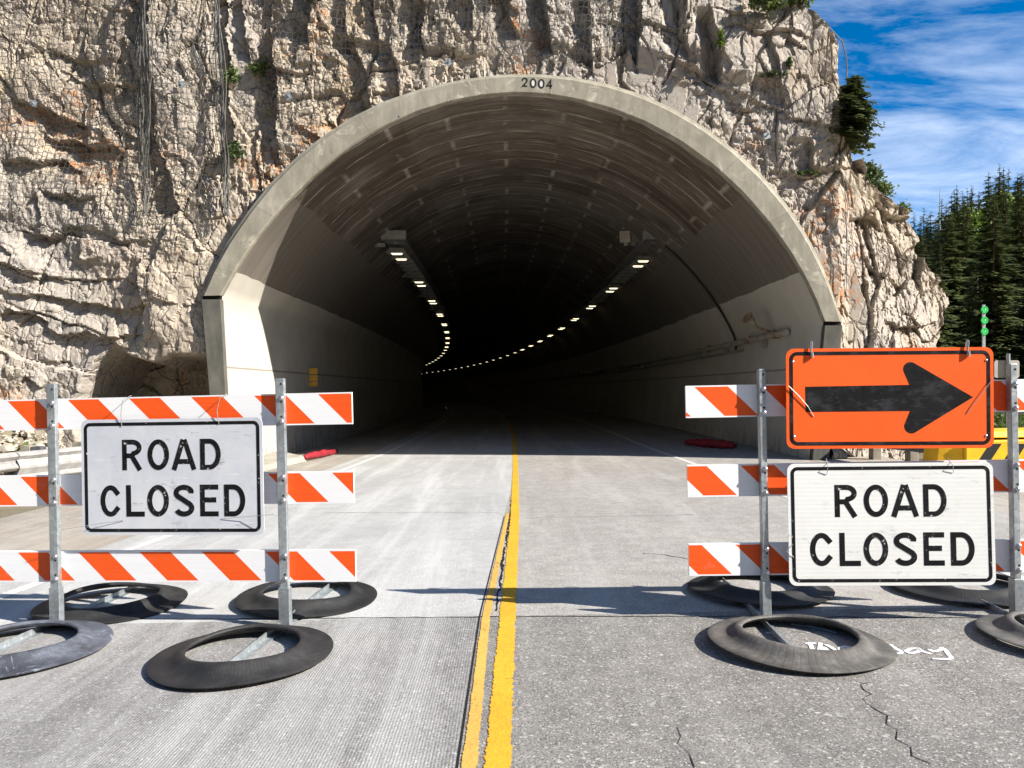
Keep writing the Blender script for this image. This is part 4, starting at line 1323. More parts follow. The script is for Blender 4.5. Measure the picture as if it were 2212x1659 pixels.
gx = np.concatenate([np.linspace(-150, -18, 14), np.linspace(-16, 16, 90), np.linspace(18, 260, 60)])
gy = np.concatenate([np.linspace(-60, -6, 10), np.linspace(-5, 24, 84), np.linspace(26, 330, 60)])
GX, GY = np.meshgrid(gx, gy)
GZ = ground_z(GX, GY) + np.where(np.abs(GX) > 7.8, fbm(GX * 0.7, GY * 0.7, 4, 1) * 0.35, 0) + np.where(GX < -7.8, fbm(GX * 2.5, GY * 2.5, 3, 2) * 0.2, 0)
GZ = np.where((np.abs(GX) < 7.8), GZ, GZ)
idx = np.arange(GX.size).reshape(GX.shape)
q = np.stack([idx[:-1, :-1], idx[:-1, 1:], idx[1:, 1:], idx[1:, :-1]], -1).reshape(-1, 4)
c = np.stack([GX, GY, GZ], -1).reshape(-1, 3)
inside = (np.abs(c[q, 0].mean(1)) < 7.0) & (c[q, 1].mean(1) > 24)
far = (c[q, 1].mean(1) > 25) & (c[q, 0].mean(1) > 9)
tag(np_mesh('ground', c, q[~inside & ~far], MT['ground'], True), 'gravelly ground beside the road', kind='structure')
tag(np_mesh('hillside', c, q[~inside & far], MT['forest'], True), 'dark forest floor of the hillside', kind='structure')
# deep in the bore the ground sheet leaves off; the road strips carry on


def gzz(x, y):
    return float(ground_z(np.array(float(x)), np.array(float(y))))


# unseen forested slopes added behind and beside the viewer to hold back sky light
V, q = [], []
NAng, NRad = 72, 12
for j in range(NRad + 1):
    for i in range(NAng + 1):
        a = R(95 + (360 - 62) * i / NAng); f = j / NRad
        r_ = 55 + 190 * f
        edge = min(1, min(i, NAng - i) / 9)
        h = 118 * f ** 1.05 * edge * (0.86 + 0.3 * float(fbm(np.array([math.cos(a) * 3]), np.array([math.sin(a) * 3 + f * 2]), 4, 1)[0]))
        V.append((r_ * math.cos(a), r_ * math.sin(a), h - 0.6))
for j in range(NRad):
    for i in range(NAng):
        k = j * (NAng + 1) + i; q.append((k, k + 1, k + NAng + 2, k + NAng + 1))
tag(np_mesh('sky_blocking_slopes', np.array(V), np.array(q), MT['forest'], True), 'unseen dark forested slopes added round the viewpoint to block sky light', kind='structure')

# loose rubble under the left cliff
rr = random.Random(77)
V, Fc = [], []
for _ in range(2600):
    x = rr.uniform(-13.5, -7.3); y = rr.uniform(10.8, 15.2); s_ = 0.02 + 0.07 * rr.random() ** 3
    c = Vector((x, y, gzz(x, y) + 0.25 * s_)); k = len(V)
    for d in ((1, 0, 0), (-1, 0, 0), (0, 1, 0), (0, -1, 0), (0, 0, .8), (0, 0, -.8)):
        V.append(tuple(c + Vector(d) * s_ * rr.uniform(.6, 1.4) + Vector((rr.gauss(0, .2), rr.gauss(0, .2), rr.gauss(0, .2))) * s_))
    for a, b_, e in ((0, 2, 4), (2, 1, 4), (1, 3, 4), (3, 0, 4), (2, 0, 5), (1, 2, 5), (3, 1, 5), (0, 3, 5)): Fc.append((k + a, k + b_, k + e))
tag(np_mesh('rubble', np.array(V), np.array(Fc), MT['stone']), 'pale loose rubble under the left cliff', 'rubble', kind='stuff')

# ------------------------------------------------------------------ rocks
def rock(loc, s, seed, flat=0.7):
    bm = bmesh.new(); bmesh.ops.create_icosphere(bm, subdivisions=2, radius=1.0)
    rr = random.Random(seed)
    pl = [Vector((rr.gauss(0, 1), rr.gauss(0, 1), rr.gauss(0, 1))).normalized() for _ in range(9)]
    for v in bm.verts:
        for p in pl:
            d = v.co.dot(p)
            if d > 0.62: v.co -= p * (d - 0.62)
        v.co.z *= flat
    bmesh.ops.scale(bm, vec=(s * rr.uniform(.8, 1.4), s * rr.uniform(.7, 1.1), s), verts=bm.verts)
    me = bpy.data.meshes.new('rock'); bm.to_mesh(me); bm.free(); me.materials.append(MT['stone'])
    o = bpy.data.objects.new('rock', me); COL.objects.link(o); o.location = loc; o.rotation_euler = (0, 0, rr.uniform(0, 6))
    return o


rr = random.Random(4)
for k in range(110):
    x = rr.uniform(-12.0, -7.4); y = rr.uniform(11.6, 15.1)
    tag(rock((x, y, gzz(x, y) + 0.05), rr.choice([0.05, 0.06, 0.08, 0.1, 0.14, 0.2]), k), 'pale angular stone in the rubble behind the left guardrail', 'rock', 'stones of the rubble slope')


# ------------------------------------------------------------------ barricades
def bolt(parent, p):
    m = MB(); m.lathe([(0, -0.012), (0.008, -0.011), (0.014, -0.006), (0.016, 0.0), (0.010, 0.0), (0.010, 0.006)], 12, loc=p, mat=Matrix.Rotation(R(90), 3, 'X').inverted() @ Matrix.Rotation(R(180), 3, 'X'))
    m2 = MB(); m2.lathe([(0.0, 0.014), (0.009, 0.012), (0.014, 0.007), (0.016, 0.0)], 12, loc=p, mat=Matrix.Rotation(R(90), 3, 'X'))
    return m2.build('bolt', MT['bolt'], parent, smooth=True)


ZB = (1.40, 0.895, 0.392)
PER = 0.425
BH = 0.205


def barricade(loc, rot, posts, x0, x1, ph, prot, label):
    t = empty('road_barricade', loc, rot)
    tag(t, label, 'barricade', 'striped barricades across the road')
    for zc_, p in zip(ZB, ph):
        m = MB()
        y0, y1 = 0.030, 0.052
        zb, zt = zc_ - BH / 2, zc_ + BH / 2
        vs = [(x0, y0, zb), (x1, y0, zb), (x1, y0, zt), (x0, y0, zt), (x0, y1, zb), (x1, y1, zb), (x1, y1, zt), (x0, y1, zt)]
        uvq = [((x - p + (z - zt)) / PER, (z - zb) / BH) for x, y, z in vs[:4]]
        edge = [(0.75, 0.5)] * 4
        m.add(vs, [(0, 1, 2, 3), (5, 4, 7, 6), (1, 5, 6, 2), (4, 0, 3, 7), (3, 2, 6, 7), (4, 5, 1, 0)], [uvq, edge, edge, edge, edge, edge])
        m.build('striped_board', MT['board'], t)
    for px_ in posts:
        w, dp = prot
        fy = 0.0285 - dp
        m = MB(); m.box((px_, 0.0285 - dp / 2, 0.81), (w, dp, 1.58))
        po = m.build('post', MT['galv'], t, bevel=0.004)
        for zc_ in ZB:
            for dz in (-0.075, 0.075): bolt(po, (px_ + w * 0.2, fy, zc_ + dz))
        hm = MB()
        for z in (0.345, 0.44, 0.85, 0.945, 1.355, 1.45, 1.565):
            hm.lathe([(0.0, 0.001), (0.007, 0.001), (0.007, 0.0)], 10, loc=(px_ + w * 0.18, fy - 0.0006, z), mat=Matrix.Rotation(R(90), 3, 'X'))
        hm.build('bolt_hole', MT['shade_dark'], po)
        m = MB(); m.box((px_, 0.0285 - dp / 2, 0.14), (w + 0.014, dp + 0.014, 0.24)); m.build('sleeve', MT['galv'], t, bevel=0.003)
        m = MB()
        m.box((px_ - 0.035, 0.13, 0.022), (0.006, 1.70, 0.038)); m.box((px_ - 0.008, 0.13, 0.005), (0.047, 1.70, 0.006))
        m.build('foot', MT['galv'], t)
    return t


bl = barricade((-2.225, 4.93, gz(-2.225)), (0, R(-1.3), R(-5.0)), (-0.78, 0.775), -1.235, 1.235, (0, 0, 0), (0.058, 0.036),
               'orange and white striped barricade left of the yellow line, bearing one grey sign')
br = barricade((2.38, 4.77, gz(2.38)), (0, R(-1.15), R(-2.0)), (-0.775, 0.775), -1.245, 1.215, (0, 0, 0), (0.042, 0.050),
               'orange and white striped barricade right of the yellow line, bearing two signs')


def set_phase(t, phs):
    """slide the stripes of each board so that an orange band starts at the given x on its top edge"""
    for o, p in zip([c for c in t.children if c.name.startswith('striped_board')], phs):
        uv = o.data.uv_layers[0].data
        for li_ in range(4): uv[li_].uv = (uv[li_].uv[0] - p / PER, uv[li_].uv[1])


def loc_x(t, xd, Y):
    return ((xd - CX) / F * Y) - t.location.x


set_phase(bl, (loc_x(bl, 551, 4.86), loc_x(bl, 578, 4.86), loc_x(bl, 568, 4.86)))
set_phase(br, (loc_x(br, 1654, 4.81), loc_x(br, 1604.8, 4.81), loc_x(br, 1590.4, 4.81)))


# ------------------------------------------------------------------ signs
def rrect(w, h, r, n=8):
    pts = []
    for cx_, cz_, a0 in ((w / 2 - r, h / 2 - r, 0), (-w / 2 + r, h / 2 - r, 90), (-w / 2 + r, -h / 2 + r, 180), (w / 2 - r, -h / 2 + r, 270)):
        for k in range(n + 1):
            a = R(a0 + 90 * k / n); pts.append((cx_ + r * math.cos(a), cz_ + r * math.sin(a)))
    return pts


def arcp(cx_, cz_, rx, rz, a0, a1, n=14):
    return [(cx_ + rx * math.cos(R(a0 + (a1 - a0) * k / n)), cz_ + rz * math.sin(R(a0 + (a1 - a0) * k / n))) for k in range(n + 1)]


def glyph(ch, w, s):
    """centre lines of a letter one unit high and w wide, stroke s"""
    h = s / 2
    if ch == 'O': return [(arcp(w / 2, 0.5, w / 2 - h, 0.5 - h, 0, 360, 40)[:-1], True)]
    if ch == 'C': return [([(w - h * 0.9, 0.30)] + arcp(w / 2, 0.5, w / 2 - h, 0.5 - h, -38, -322, 36)[1:-1] + [(w - h * 0.9, 0.70)], False)]
    if ch == 'L': return [([(h, 1.0), (h, h), (w, h)], False)]
    if ch == 'E': return [([(w, 1 - h), (h, 1 - h), (h, h), (w, h)], False), ([(h, 0.52), (w * 0.88, 0.52)], False)]
    if ch == 'D':
        return [([(h, h), (h, 1 - h), (w * 0.45, 1 - h)] + arcp(w * 0.45, 0.5, w * 0.55 - h, 0.5 - h, 80, -80, 24) + [(w * 0.45, h)], True)]
    if ch == 'R':
        return [([(h, 0.0), (h, 1 - h), (w * 0.5, 1 - h)] + arcp(w * 0.5, 0.735, w * 0.46 - h, 0.265 - h, 80, -80, 18) + [(w * 0.5, 0.47 + h * 0.05), (h, 0.47 + h * 0.05)], False),
                ([(w * 0.47, 0.47), (w - h * 1.1, 0.0)], False)]
    if ch == 'A': return [([(h * 1.05, 0.0), (w / 2 - h * 0.25, 0.985)], False), ([(w - h * 1.05, 0.0), (w / 2 + h * 0.25, 0.985)], False), ([(w * 0.22, 0.27), (w * 0.78, 0.27)], False)]
    if ch == 'S':
        r_ = w / 2 - h
        return [([(w - h * 1.2, 0.735)] + arcp(w / 2, 0.745, r_, 0.255 - h, 18, 240, 22) + arcp(w / 2, 0.265, r_, 0.265 - h, 62, -160, 22)[2:], False)]
    return []


LAY = [('R', .229, .342, 0), ('O', .371, .489, 0), ('A', .502, .639, 0), ('D', .660, .772, 0),
       ('C', .104, .217, 1), ('L', .248, .350, 1), ('O', .365, .484, 1), ('S', .512, .623, 1), ('E', .655, .756, 1), ('D', .787, .901, 1)]


def sign_thing(loc, rot, name, label, w, h, mat, rad=0.045):
    t = empty(name, loc, rot); tag(t, label, 'sign')
    m = MB(); m.prism(rrect(w, h, rad), -0.003, 0.003); m.build('sign_panel', mat, t)
    return t


def road_closed(loc, rot, label, w, h, mat):
    t = sign_thing(loc, rot, 'road_closed_sign', label, w, h, mat)
    b = MB(); b.ribbon(rrect(w - 0.062, h - 0.062, 0.032), 0.021, -0.003, True); b.build('border', MT['vinyl'], t)
    for row, word in ((0, 'ROAD'), (1, 'CLOSED')):
        z1, z0 = ((0.5 - 0.176) * h, (0.5 - 0.440) * h) if row == 0 else ((0.5 - 0.568) * h, (0.5 - 0.840) * h)
        H = z1 - z0
        m = MB()
        k = 0
        for ch, a, b_, r_ in LAY:
            if r_ != row: continue
            xL = (a - 0.5) * w; W = (b_ - a) * w / H
            for pts, cl in glyph(ch, W, 0.158):
                m.ribbon([(xL + p[0] * H, z0 + p[1] * H) for p in pts], 0.158 * H, -0.003, cl, 0.0010 + 0.0003 * (k % 4)); k += 1
        m.build('lettering', MT['vinyl'], t)
    return t


def tie(parent, pts, r=0.0022, name='tie_wire', mat='wire'):
    m = MB(); m.tube(pts, r, 6); return m.build(name, MT[mat], parent)


sl = road_closed((0, 0, 0), (0, R(-1.0), R(-5.0)), 'weathered grey sign reading ROAD CLOSED wired to the left barricade', 1.222, 0.75, MT['sign_grey'])
sl.location = P(371, 1030, 4.895)
tie(sl, [(-0.33, -0.006, 0.33), (-0.325, -0.02, 0.42), (-0.31, -0.02, 0.50), (-0.30, 0.06, 0.53)])
tie(sl, [(0.325, -0.006, 0.335), (0.32, -0.02, 0.42), (0.34, -0.02, 0.50), (0.35, 0.06, 0.53)])
tie(sl, [(0.33, -0.006, -0.27), (0.50, -0.02, -0.255), (0.70, -0.055, -0.235)], 0.0016)
tie(sl, [(-0.33, -0.006, -0.28), (-0.50, -0.02, -0.30), (-0.72, -0.055, -0.33)], 0.0016)
sr = road_closed((0, 0, 0), (R(-1.5), R(-0.7), R(-2.0)), 'white sign reading ROAD CLOSED on the right barricade under the orange arrow', 1.255, 0.755, MT['sign_white'])
sr.location = P(1924, 1132, 4.70)
tie(sr, [(-0.385, -0.006, 0.31), (-0.385, -0.025, 0.36), (-0.375, 0.03, 0.41)])
tie(sr, [(0.385, -0.006, 0.315), (0.375, -0.025, 0.36), (0.365, 0.03, 0.41)])
tie(sr, [(-0.60, -0.004, 0.0 - 0.12), (-0.645, -0.01, -0.16), (-0.60, -0.006, -0.20)], 0.0018)

ar = sign_thing((0, 0, 0), (0, R(-0.4), R(-2.0)), 'arrow_sign', 'orange sign with a thick black arrow pointing right, clipped above the white one', 1.262, 0.622, MT['sign_orange'], 0.05)
ar.location = P(1921, 860, 4.70)
b = MB(); b.ribbon(rrect(1.262 - 0.062, 0.622 - 0.062, 0.038), 0.022, -0.003, True); b.build('border', MT['vinyl_arrow'], ar)


def az(x, y):                                       # arrow outline, traced
    return ((x - 1031) * 0.4795 / F * 4.70, -(y - 309) * 0.4795 / F * 4.70)


def arc_z(cx_, cy_, r, a0, a1, n=10):
    return [az(cx_ + r * math.cos(R(a0 + (a1 - a0) * k / n)), cy_ + r * math.sin(R(a0 + (a1 - a0) * k / n))) for k in range(n + 1)]


ol = [az(657, 255), az(1120, 250)] + arc_z(1124, 178, 31, 160, 300, 12) + [az(1400, 307)] + arc_z(1128, 436, 32, 60, 200, 12) + [az(1122, 367), az(659, 369)]
m = MB()
m.add([(p[0], -0.0042, p[1]) for p in ol] + [(p[0], -0.003, p[1]) for p in ol], [tuple(range(len(ol)))] + [(i, (i + 1) % len(ol), len(ol) + (i + 1) % len(ol), len(ol) + i) for i in range(len(ol))])
m.build('arrow', MT['vinyl_arrow'], ar)
for sx in (-0.475, 0.475):
    m = MB()
    m.tube([(sx, -0.012, 0.262), (sx - 0.006, -0.016, 0.30), (sx, -0.014, 0.345), (sx + 0.004, 0.004, 0.352), (sx + 0.006, 0.02, 0.335), (sx + 0.004, 0.022, 0.29)], 0.006, 8)
    m.tube([(sx, -0.013, 0.255), (sx, -0.013, 0.285)], 0.011, 8)
    m.build('clip', MT['bolt'], ar)
tie(ar, [(-0.62, -0.012, 0.08), (-0.56, -0.012, 0.02), (-0.50, -0.010, -0.05), (-0.465, -0.006, -0.11)], 0.0022)
tie(ar, [(0.63, -0.012, 0.13), (0.56, -0.012, 0.03), (0.50, -0.010, -0.05), (0.465, -0.006, -0.10)], 0.0022)
for sx, sz in ((-0.61, 0.23), (0.61, 0.23), (-0.605, -0.235), (0.605, -0.235)):
    m = MB(); m.lathe([(0.0, 0.004), (0.006, 0.003), (0.008, 0.0)], 10, loc=(sx * 0.965, -0.0045, sz), mat=Matrix.Rotation(R(90), 3, 'X')); m.build('rivet', MT['bolt'], ar, smooth=True)


# ------------------------------------------------------------------ ballast rings (tyre sidewalls)
def ring_mesh(seed):
    rr_ = random.Random(seed)
    prof_ = [(0.500, 0.004), (0.504, 0.016), (0.496, 0.026), (0.470, 0.032), (0.435, 0.038), (0.412, 0.046), (0.390, 0.066), (0.368, 0.104), (0.350, 0.136), (0.334, 0.152), (0.320, 0.155),
             (0.311, 0.146), (0.308, 0.130), (0.315, 0.108), (0.335, 0.080), (0.37, 0.050), (0.42, 0.026), (0.488, 0.002)]
    m = MB(); m.lathe(prof_, 120, closed=True)
    a1, a2 = rr_.uniform(0, 6), rr_.uniform(0, 6)
    out = []
    for (x, y, z) in m.v:
        r = math.hypot(x, y); a = math.atan2(y, x)
        w = (r - 0.30) / 0.20
        s = 1 + 0.012 * math.sin(2 * a + a1) + 0.004 * math.sin(5 * a + a2)
        z2 = z * (1 + 0.12 * math.sin(2 * a + a2)) + (0.010 * (1 + math.sin(3 * a + a1)) + 0.006) * w
        out.append((x * s, y * s, z2 * 0.48))
    m.v = out
    return m


RINGS = [(-1.53, 4.33, 'rub_black', 'clean black rubber ring in front of the inner post of the left barricade', 0.0, 0.0),
         (-2.93, 4.50, 'rub_scuffed', 'bluish scuffed rubber ring at the left picture edge in front of the barricade', 0.0, 0.0),
         (-2.88, 5.47, 'rub_black', 'black rubber ring under the shadows behind the outer post of the left barricade', 0.0, 0.0),
         (-1.49, 5.53, 'rub_black', 'black rubber ring behind the inner post of the left barricade', 0.0, 0.0),
         (1.645, 4.36, 'rub_dusty', 'dusty brown rubber ring over the sprayed writing, front of the right barricade', 0.0, 0.0),
         (3.235, 4.33, 'rub_grey', 'light grey rubber ring cut by the right picture edge', 0.0, 0.0),
         (1.80, 5.52, 'rub_black', 'black rubber ring in shade behind the inner post of the right barricade', 0.0, 0.0),
         (3.24, 5.45, 'rub_black', 'black rubber ring in shade below the white sign, behind the right barricade', 0.0, 0.0)]
for k, (x, y, mt, lab, tx, ty) in enumerate(RINGS):
    o = ring_mesh(k).build('rubber_ring', MT[mt], smooth=True, auto=50)
    o.location = (x, y, gz(x) + 0.012); o.rotation_euler = (tx, math.atan(-SLOPE) + ty, k * 0.8)
    tag(o, lab, 'ballast ring', 'rubber rings weighing down the barricades')


# ------------------------------------------------------------------ red bags
def red_bag(pts, r, label):
    L = []
    for i in range(len(pts) - 1):
        for t in range(6): L.append(Vector(pts[i]).lerp(Vector(pts[i + 1]), t / 6))
    L.append(Vector(pts[-1]))
    rad = [r * (0.55 + 0.45 * math.sin(math.pi * min(1, max(0.06, i / (len(L) - 1))))) * random.uniform(0.8, 1.12) for i in range(len(L))]
    m = MB(); m.tube(L, rad, 12)
    m.v = [(x + random.gauss(0, r * .07), y + random.gauss(0, r * .07), z + random.gauss(0, r * .07)) for x, y, z in m.v]
    o = m.build('sandbag_tube', MT['red'], smooth=True)
    return tag(o, label, 'sandbag', 'red sandbag tubes by the tunnel kerbs')


red_bag([(-4.62, 16.9, 0.0), (-4.52, 17.25, 0.02), (-4.42, 18.0, 0.0), (-4.34, 18.8, -0.02)], 0.085, 'red sandbag tube at the broken end of the left kerb, half in shadow')
red_bag([(4.35, 19.0, 0.20), (4.7, 18.5, 0.20), (5.05, 18.0, 0.20), (5.2, 17.7, 0.20)], 0.11, 'dark red sandbag tube lying in shade by the right tunnel wall')

# ------------------------------------------------------------------ guardrails and furniture
WP = [(0.0, 0.155), (0.028, 0.145), (0.075, 0.105), (0.080, 0.085), (0.030, 0.035), (0.010, 0.02), (0.010, -0.02), (0.030, -0.035), (0.080, -0.085), (0.075, -0.105), (0.028, -0.145), (0.0, -0.155)]
TP = [(0.0, 0.25), (0.028, 0.24), (0.075, 0.20), (0.080, 0.185), (0.03, 0.135), (0.012, 0.125), (0.03, 0.105), (0.08, 0.02), (0.08, -0.02), (0.03, -0.105), (0.012, -0.125), (0.03, -0.135), (0.08, -0.185), (0.075, -0.20), (0.028, -0.24), (0.0, -0.25)]


def rail_sweep(m, pts, prof_, side, ztop):
    pts = [Vector(p) for p in pts]
    n = len(prof_); vs = []
    for i, p in enumerate(pts):
        d = pts[min(i + 1, len(pts) - 1)] - pts[max(i - 1, 0)]; d.z = 0; d.normalize()
        nn = Vector((d.y, -d.x, 0)) * side
        top = max(q_[1] for q_ in prof_)
        for (o_, z) in prof_:
            vs.append(p + nn * o_ + Vector((0, 0, ztop - top + z)))
    fs = []
    for i in range(len(pts) - 1):
        for k in range(n - 1): fs.append((i * n + k, i * n + k + 1, (i + 1) * n + k + 1, (i + 1) * n + k))
    m.add(vs, fs)


def guardrail(loc, pts, thrie, side, ztop, posts, label, mat):
    t = empty('guardrail', loc); tag(t, label, 'guardrail', None)
    L = Vector(loc)
    m = MB(); rail_sweep(m, [Vector(p) - L for p in pts], WP, side, ztop)
    o = m.build('rail_beam', MT[mat], t); s_ = o.modifiers.new('s', 'SOLIDIFY'); s_.thickness = 0.004
    if thrie:
        m = MB(); rail_sweep(m, [Vector(p) - L for p in thrie], TP, side, ztop); o = m.build('end_beam', MT[mat], t)
        s_ = o.modifiers.new('s', 'SOLIDIFY'); s_.thickness = 0.004
    for (x, y) in posts:
        p = Vector((x, y, gzz(x, y))) - L
        w = MB(); w.box((p.x - side * 0.27, p.y, ztop / 2 + p.z / 2 - 0.05), (0.16, 0.20, ztop + 0.25)); w.build('post', MT['wood'], t, bevel=0.006)
        w = MB(); w.box((p.x - side * 0.10, p.y, ztop - 0.13 + p.z * 0), (0.16, 0.18, 0.36)); w.build('spacer_block', MT['dark_wood'], t, bevel=0.006)
    return t


gl = guardrail((-8.0, 11.9, -0.16), [(-9.3, 4.0, -0.16), (-8.75, 7.5, -0.16), (-8.2, 10.8, -0.16), (-7.98, 12.3, -0.16)], [(-7.97, 12.2, -0.16), (-7.6, 13.6, -0.16), (-7.1, 14.8, -0.15), (-6.55, 15.55, -0.14)], 1, 0.66,
               [(-8.9, 6.6), (-8.55, 8.7), (-8.15, 11.2), (-7.85, 12.75), (-7.55, 13.75), (-7.1, 14.8)], 'galvanised guardrail on timber posts running to the left side of the tunnel', 'rail')
gr = guardrail((7.0, 13.0, 0.1), [(6.75, 15.3, 0.1), (6.95, 14.0, 0.1), (7.2, 12.6, 0.1)], None, -1, 0.62, [(6.9, 15.0), (7.05, 13.9), (7.2, 12.9)], 'dark shaded guardrail between the right jamb and the yellow barrier', 'steel_dark')
L = Vector((7.0, 13.0, 0.1))
for k, (x, y) in enumerate(((6.72, 15.1), (6.84, 14.4), (6.98, 13.7))):
    m = MB(); m.box(Vector((x - 0.02, y, 0.1 + 0.70)) - L, (0.10, 0.03, 0.10), Matrix.Rotation(R(45), 3, 'Y')); m.build('reflector', MT['sign_white'], gr)

# yellow crash cushion with black bars
t = empty('crash_barrier', (7.15, 11.9, 0.1))
tag(t, 'yellow steel crash cushion with black slanted bars beyond the right barricade', 'crash barrier')
m = MB()
m.hexa([(-0.25, -0.35, 0), (1.5, -0.35, 0), (1.5, 0.5, 0), (-0.25, 0.5, 0)], [(-0.25, -0.35, 0.62), (1.5, -0.35, 0.66), (1.5, 0.5, 0.66), (-0.25, 0.5, 0.62)])
m.build('body', MT['haz_yellow'], t, bevel=0.02)
m = MB(); m.hexa([(-0.62, -0.2, 0.18), (-0.25, -0.3, 0.18), (-0.25, 0.3, 0.18), (-0.62, 0.2, 0.18)], [(-0.58, -0.2, 0.55), (-0.25, -0.3, 0.58), (-0.25, 0.3, 0.58), (-0.58, 0.2, 0.55)]); m.build('nose', MT['haz_yellow'], t, bevel=0.015)
m = MB(); m.hexa([(-0.1, -0.3, 0.66), (1.5, -0.3, 0.68), (1.5, 0.45, 0.68), (-0.1, 0.45, 0.66)], [(0.05, -0.25, 0.76), (1.5, -0.25, 0.80), (1.5, 0.4, 0.80), (0.05, 0.4, 0.76)]); m.build('lid', MT['haz_yellow'], t, bevel=0.015)
for k in range(4):
    m = MB(); x = -0.20 + 0.38 * k
    m.prism([(x, 0.10), (x + 0.18, 0.10), (x + 0.50, 0.58), (x + 0.32, 0.58)] if x + .5 < 1.5 else [(x, 0.10), (x + 0.18, 0.10), (x + 0.18, 0.30), (x, 0.30)], -0.354, -0.35)
    m.build('black_bar', MT['haz_black'], t)

# green reflector post and the back of a sign
t = empty('reflector_post', (0, 0, 0)); tag(t, 'slim post with three round green reflectors above the arrow sign', 'reflector post')
Yd = 16.0; b0 = P(2127, 1000, Yd); t.location = (b0.x, Yd, gzz(b0.x, Yd))
hgt = P(2127, 658, Yd).z - t.location.z
m = MB(); m.box((0, 0.03, hgt / 2), (0.055, 0.03, hgt)); m.build('post', MT['galv'], t)
for y in (669, 692, 716):
    z = P(2127, y, Yd).z - t.location.z
    m = MB(); m.lathe([(0.0, 0.010), (0.05, 0.010), (0.066, 0.014), (0.076, 0.012), (0.078, 0.0), (0.0, -0.004)], 24, loc=(0, 0.008, z), mat=Matrix.Rotation(R(90), 3, 'X'))
    rf = m.build('reflector', MT['green'], t, smooth=True, auto=50)
    m = MB(); m.lathe([(0.0, 0.008), (0.012, 0.004), (0.012, 0.0)], 12, loc=(0, -0.024, z), mat=Matrix.Rotation(R(90), 3, 'X')); m.build('centre_bolt', MT['bolt'], rf)

t = empty('traffic_sign', (0, 0, 0)); tag(t, 'plain grey back of a road sign on a steel pole at the right edge', 'sign')
Yd = 13.0; b0 = P(2178, 1000, Yd); t.location = (b0.x, Yd, gzz(b0.x, Yd))
z1 = P(2178, 764, Yd).z - t.location.z; zc_ = P(2178, 797, Yd).z - t.location.z
m = MB(); m.tube([(0, 0, 0), (0, 0, z1)], 0.03, 12); m.build('pole', MT['galv'], t, smooth=True, auto=40)
m = MB(); m.prism([(p[0], p[1] + zc_) for p in rrect(0.43, 0.30, 0.04)], 0.036, 0.042); m.build('sign_panel', MT['sign_back'], t)


# ------------------------------------------------------------------ vegetation
def leaf_quads(m_v, m_f, c, size, rr_, n, rad, squash=1.0):
    for _ in range(n):
        u = Vector((rr_.gauss(0, 1), rr_.gauss(0, 1), rr_.gauss(0, 1) * squash)) * rad * 0.5
        p = c + u
        a = Vector((rr_.gauss(0, 1), rr_.gauss(0, 1), rr_.gauss(0, .7))); a.normalize()
        b = a.cross(Vector((rr_.gauss(0, 1), rr_.gauss(0, 1), rr_.gauss(0, 1)))); b.normalize()
        s = size * rr_.uniform(.6, 1.3)
        k = len(m_v)
        m_v += [tuple(p - a * s), tuple(p + b * s * .5), tuple(p + a * s), tuple(p - b * s * .5)]
        m_f.append((k, k + 1, k + 2, k + 3))


def conifer(name, seed, H, rad, mat, sparse=1.0, dead=False):
    rr_ = random.Random(seed)
    t = empty(name, (0, 0, -100))
    m = MB(); m.tube([(0, 0, -0.5), (rr_.gauss(0, .03), 0, H * 0.5), (0, 0, H)], [H * 0.014 + 0.03, H * 0.009 + 0.02, 0.012], 7)
    V, Fc = [], []
    tiers = int(34 * sparse)
    for k in range(tiers):
        f = k / (tiers - 1)
        z_t = H * (0.08 + 0.91 * f ** 0.9)
        L = rad * min(1.0, (1 - f) * 1.45) ** 0.85 * rr_.uniform(0.70, 1.1) + 0.2
        nb = max(5, int(12 * (1 - 0.45 * f) * sparse))
        for b in range(nb):
            a = 2 * math.pi * (b + rr_.random()) / nb
            z = z_t + rr_.uniform(-.5, .5) * H * 0.032
            if rr_.random() < 0.08: continue
            l = L * rr_.uniform(0.5, 1.2)
            droop = 0.12 + 0.30 * (1 - f)
            if dead and rr_.random() < 0.9:
                if l > 0.5: m.tube([(0, 0, z), (math.cos(a) * l * .5, math.sin(a) * l * .5, z - l * .15)], [0.02, 0.006], 4)
                continue
            steps = max(3, int(l / (H * 0.022)))
            for s in range(steps):
                u = (s + 0.6) / steps
                r_ = l * u
                c = Vector((math.cos(a) * r_, math.sin(a) * r_, z - droop * r_ * (1 - 0.45 * u)))
                w = (1 - 0.55 * u) * L * 0.34 + 0.06
                tang = Vector((-math.sin(a), math.cos(a), 0)); d = Vector((math.cos(a), math.sin(a), -droop * 0.6))
                for _ in range(3):
                    q_ = c + tang * rr_.uniform(-w, w) * 0.8 + Vector((0, 0, rr_.uniform(-.10, .06) * l))
                    s1 = l / steps * rr_.uniform(0.8, 1.4); tl = tang * rr_.uniform(-.6, .6) + d
                    i0 = len(V)
                    V += [tuple(q_ - tl * s1 * .6), tuple(q_ + tang * w * .45 + Vector((0, 0, -.03 * l))), tuple(q_ + tl * s1 + Vector((0, 0, -.08 * l * rr_.random()))), tuple(q_ - tang * w * .45 + Vector((0, 0, -.05 * l)))]
                    Fc.append((i0, i0 + 1, i0 + 2, i0 + 3))
    m.build('trunk', MT['dead'] if dead else MT['bark'], t)
    if Fc: np_mesh('crown', np.array(V), np.array(Fc), mat, False, t)
    return t


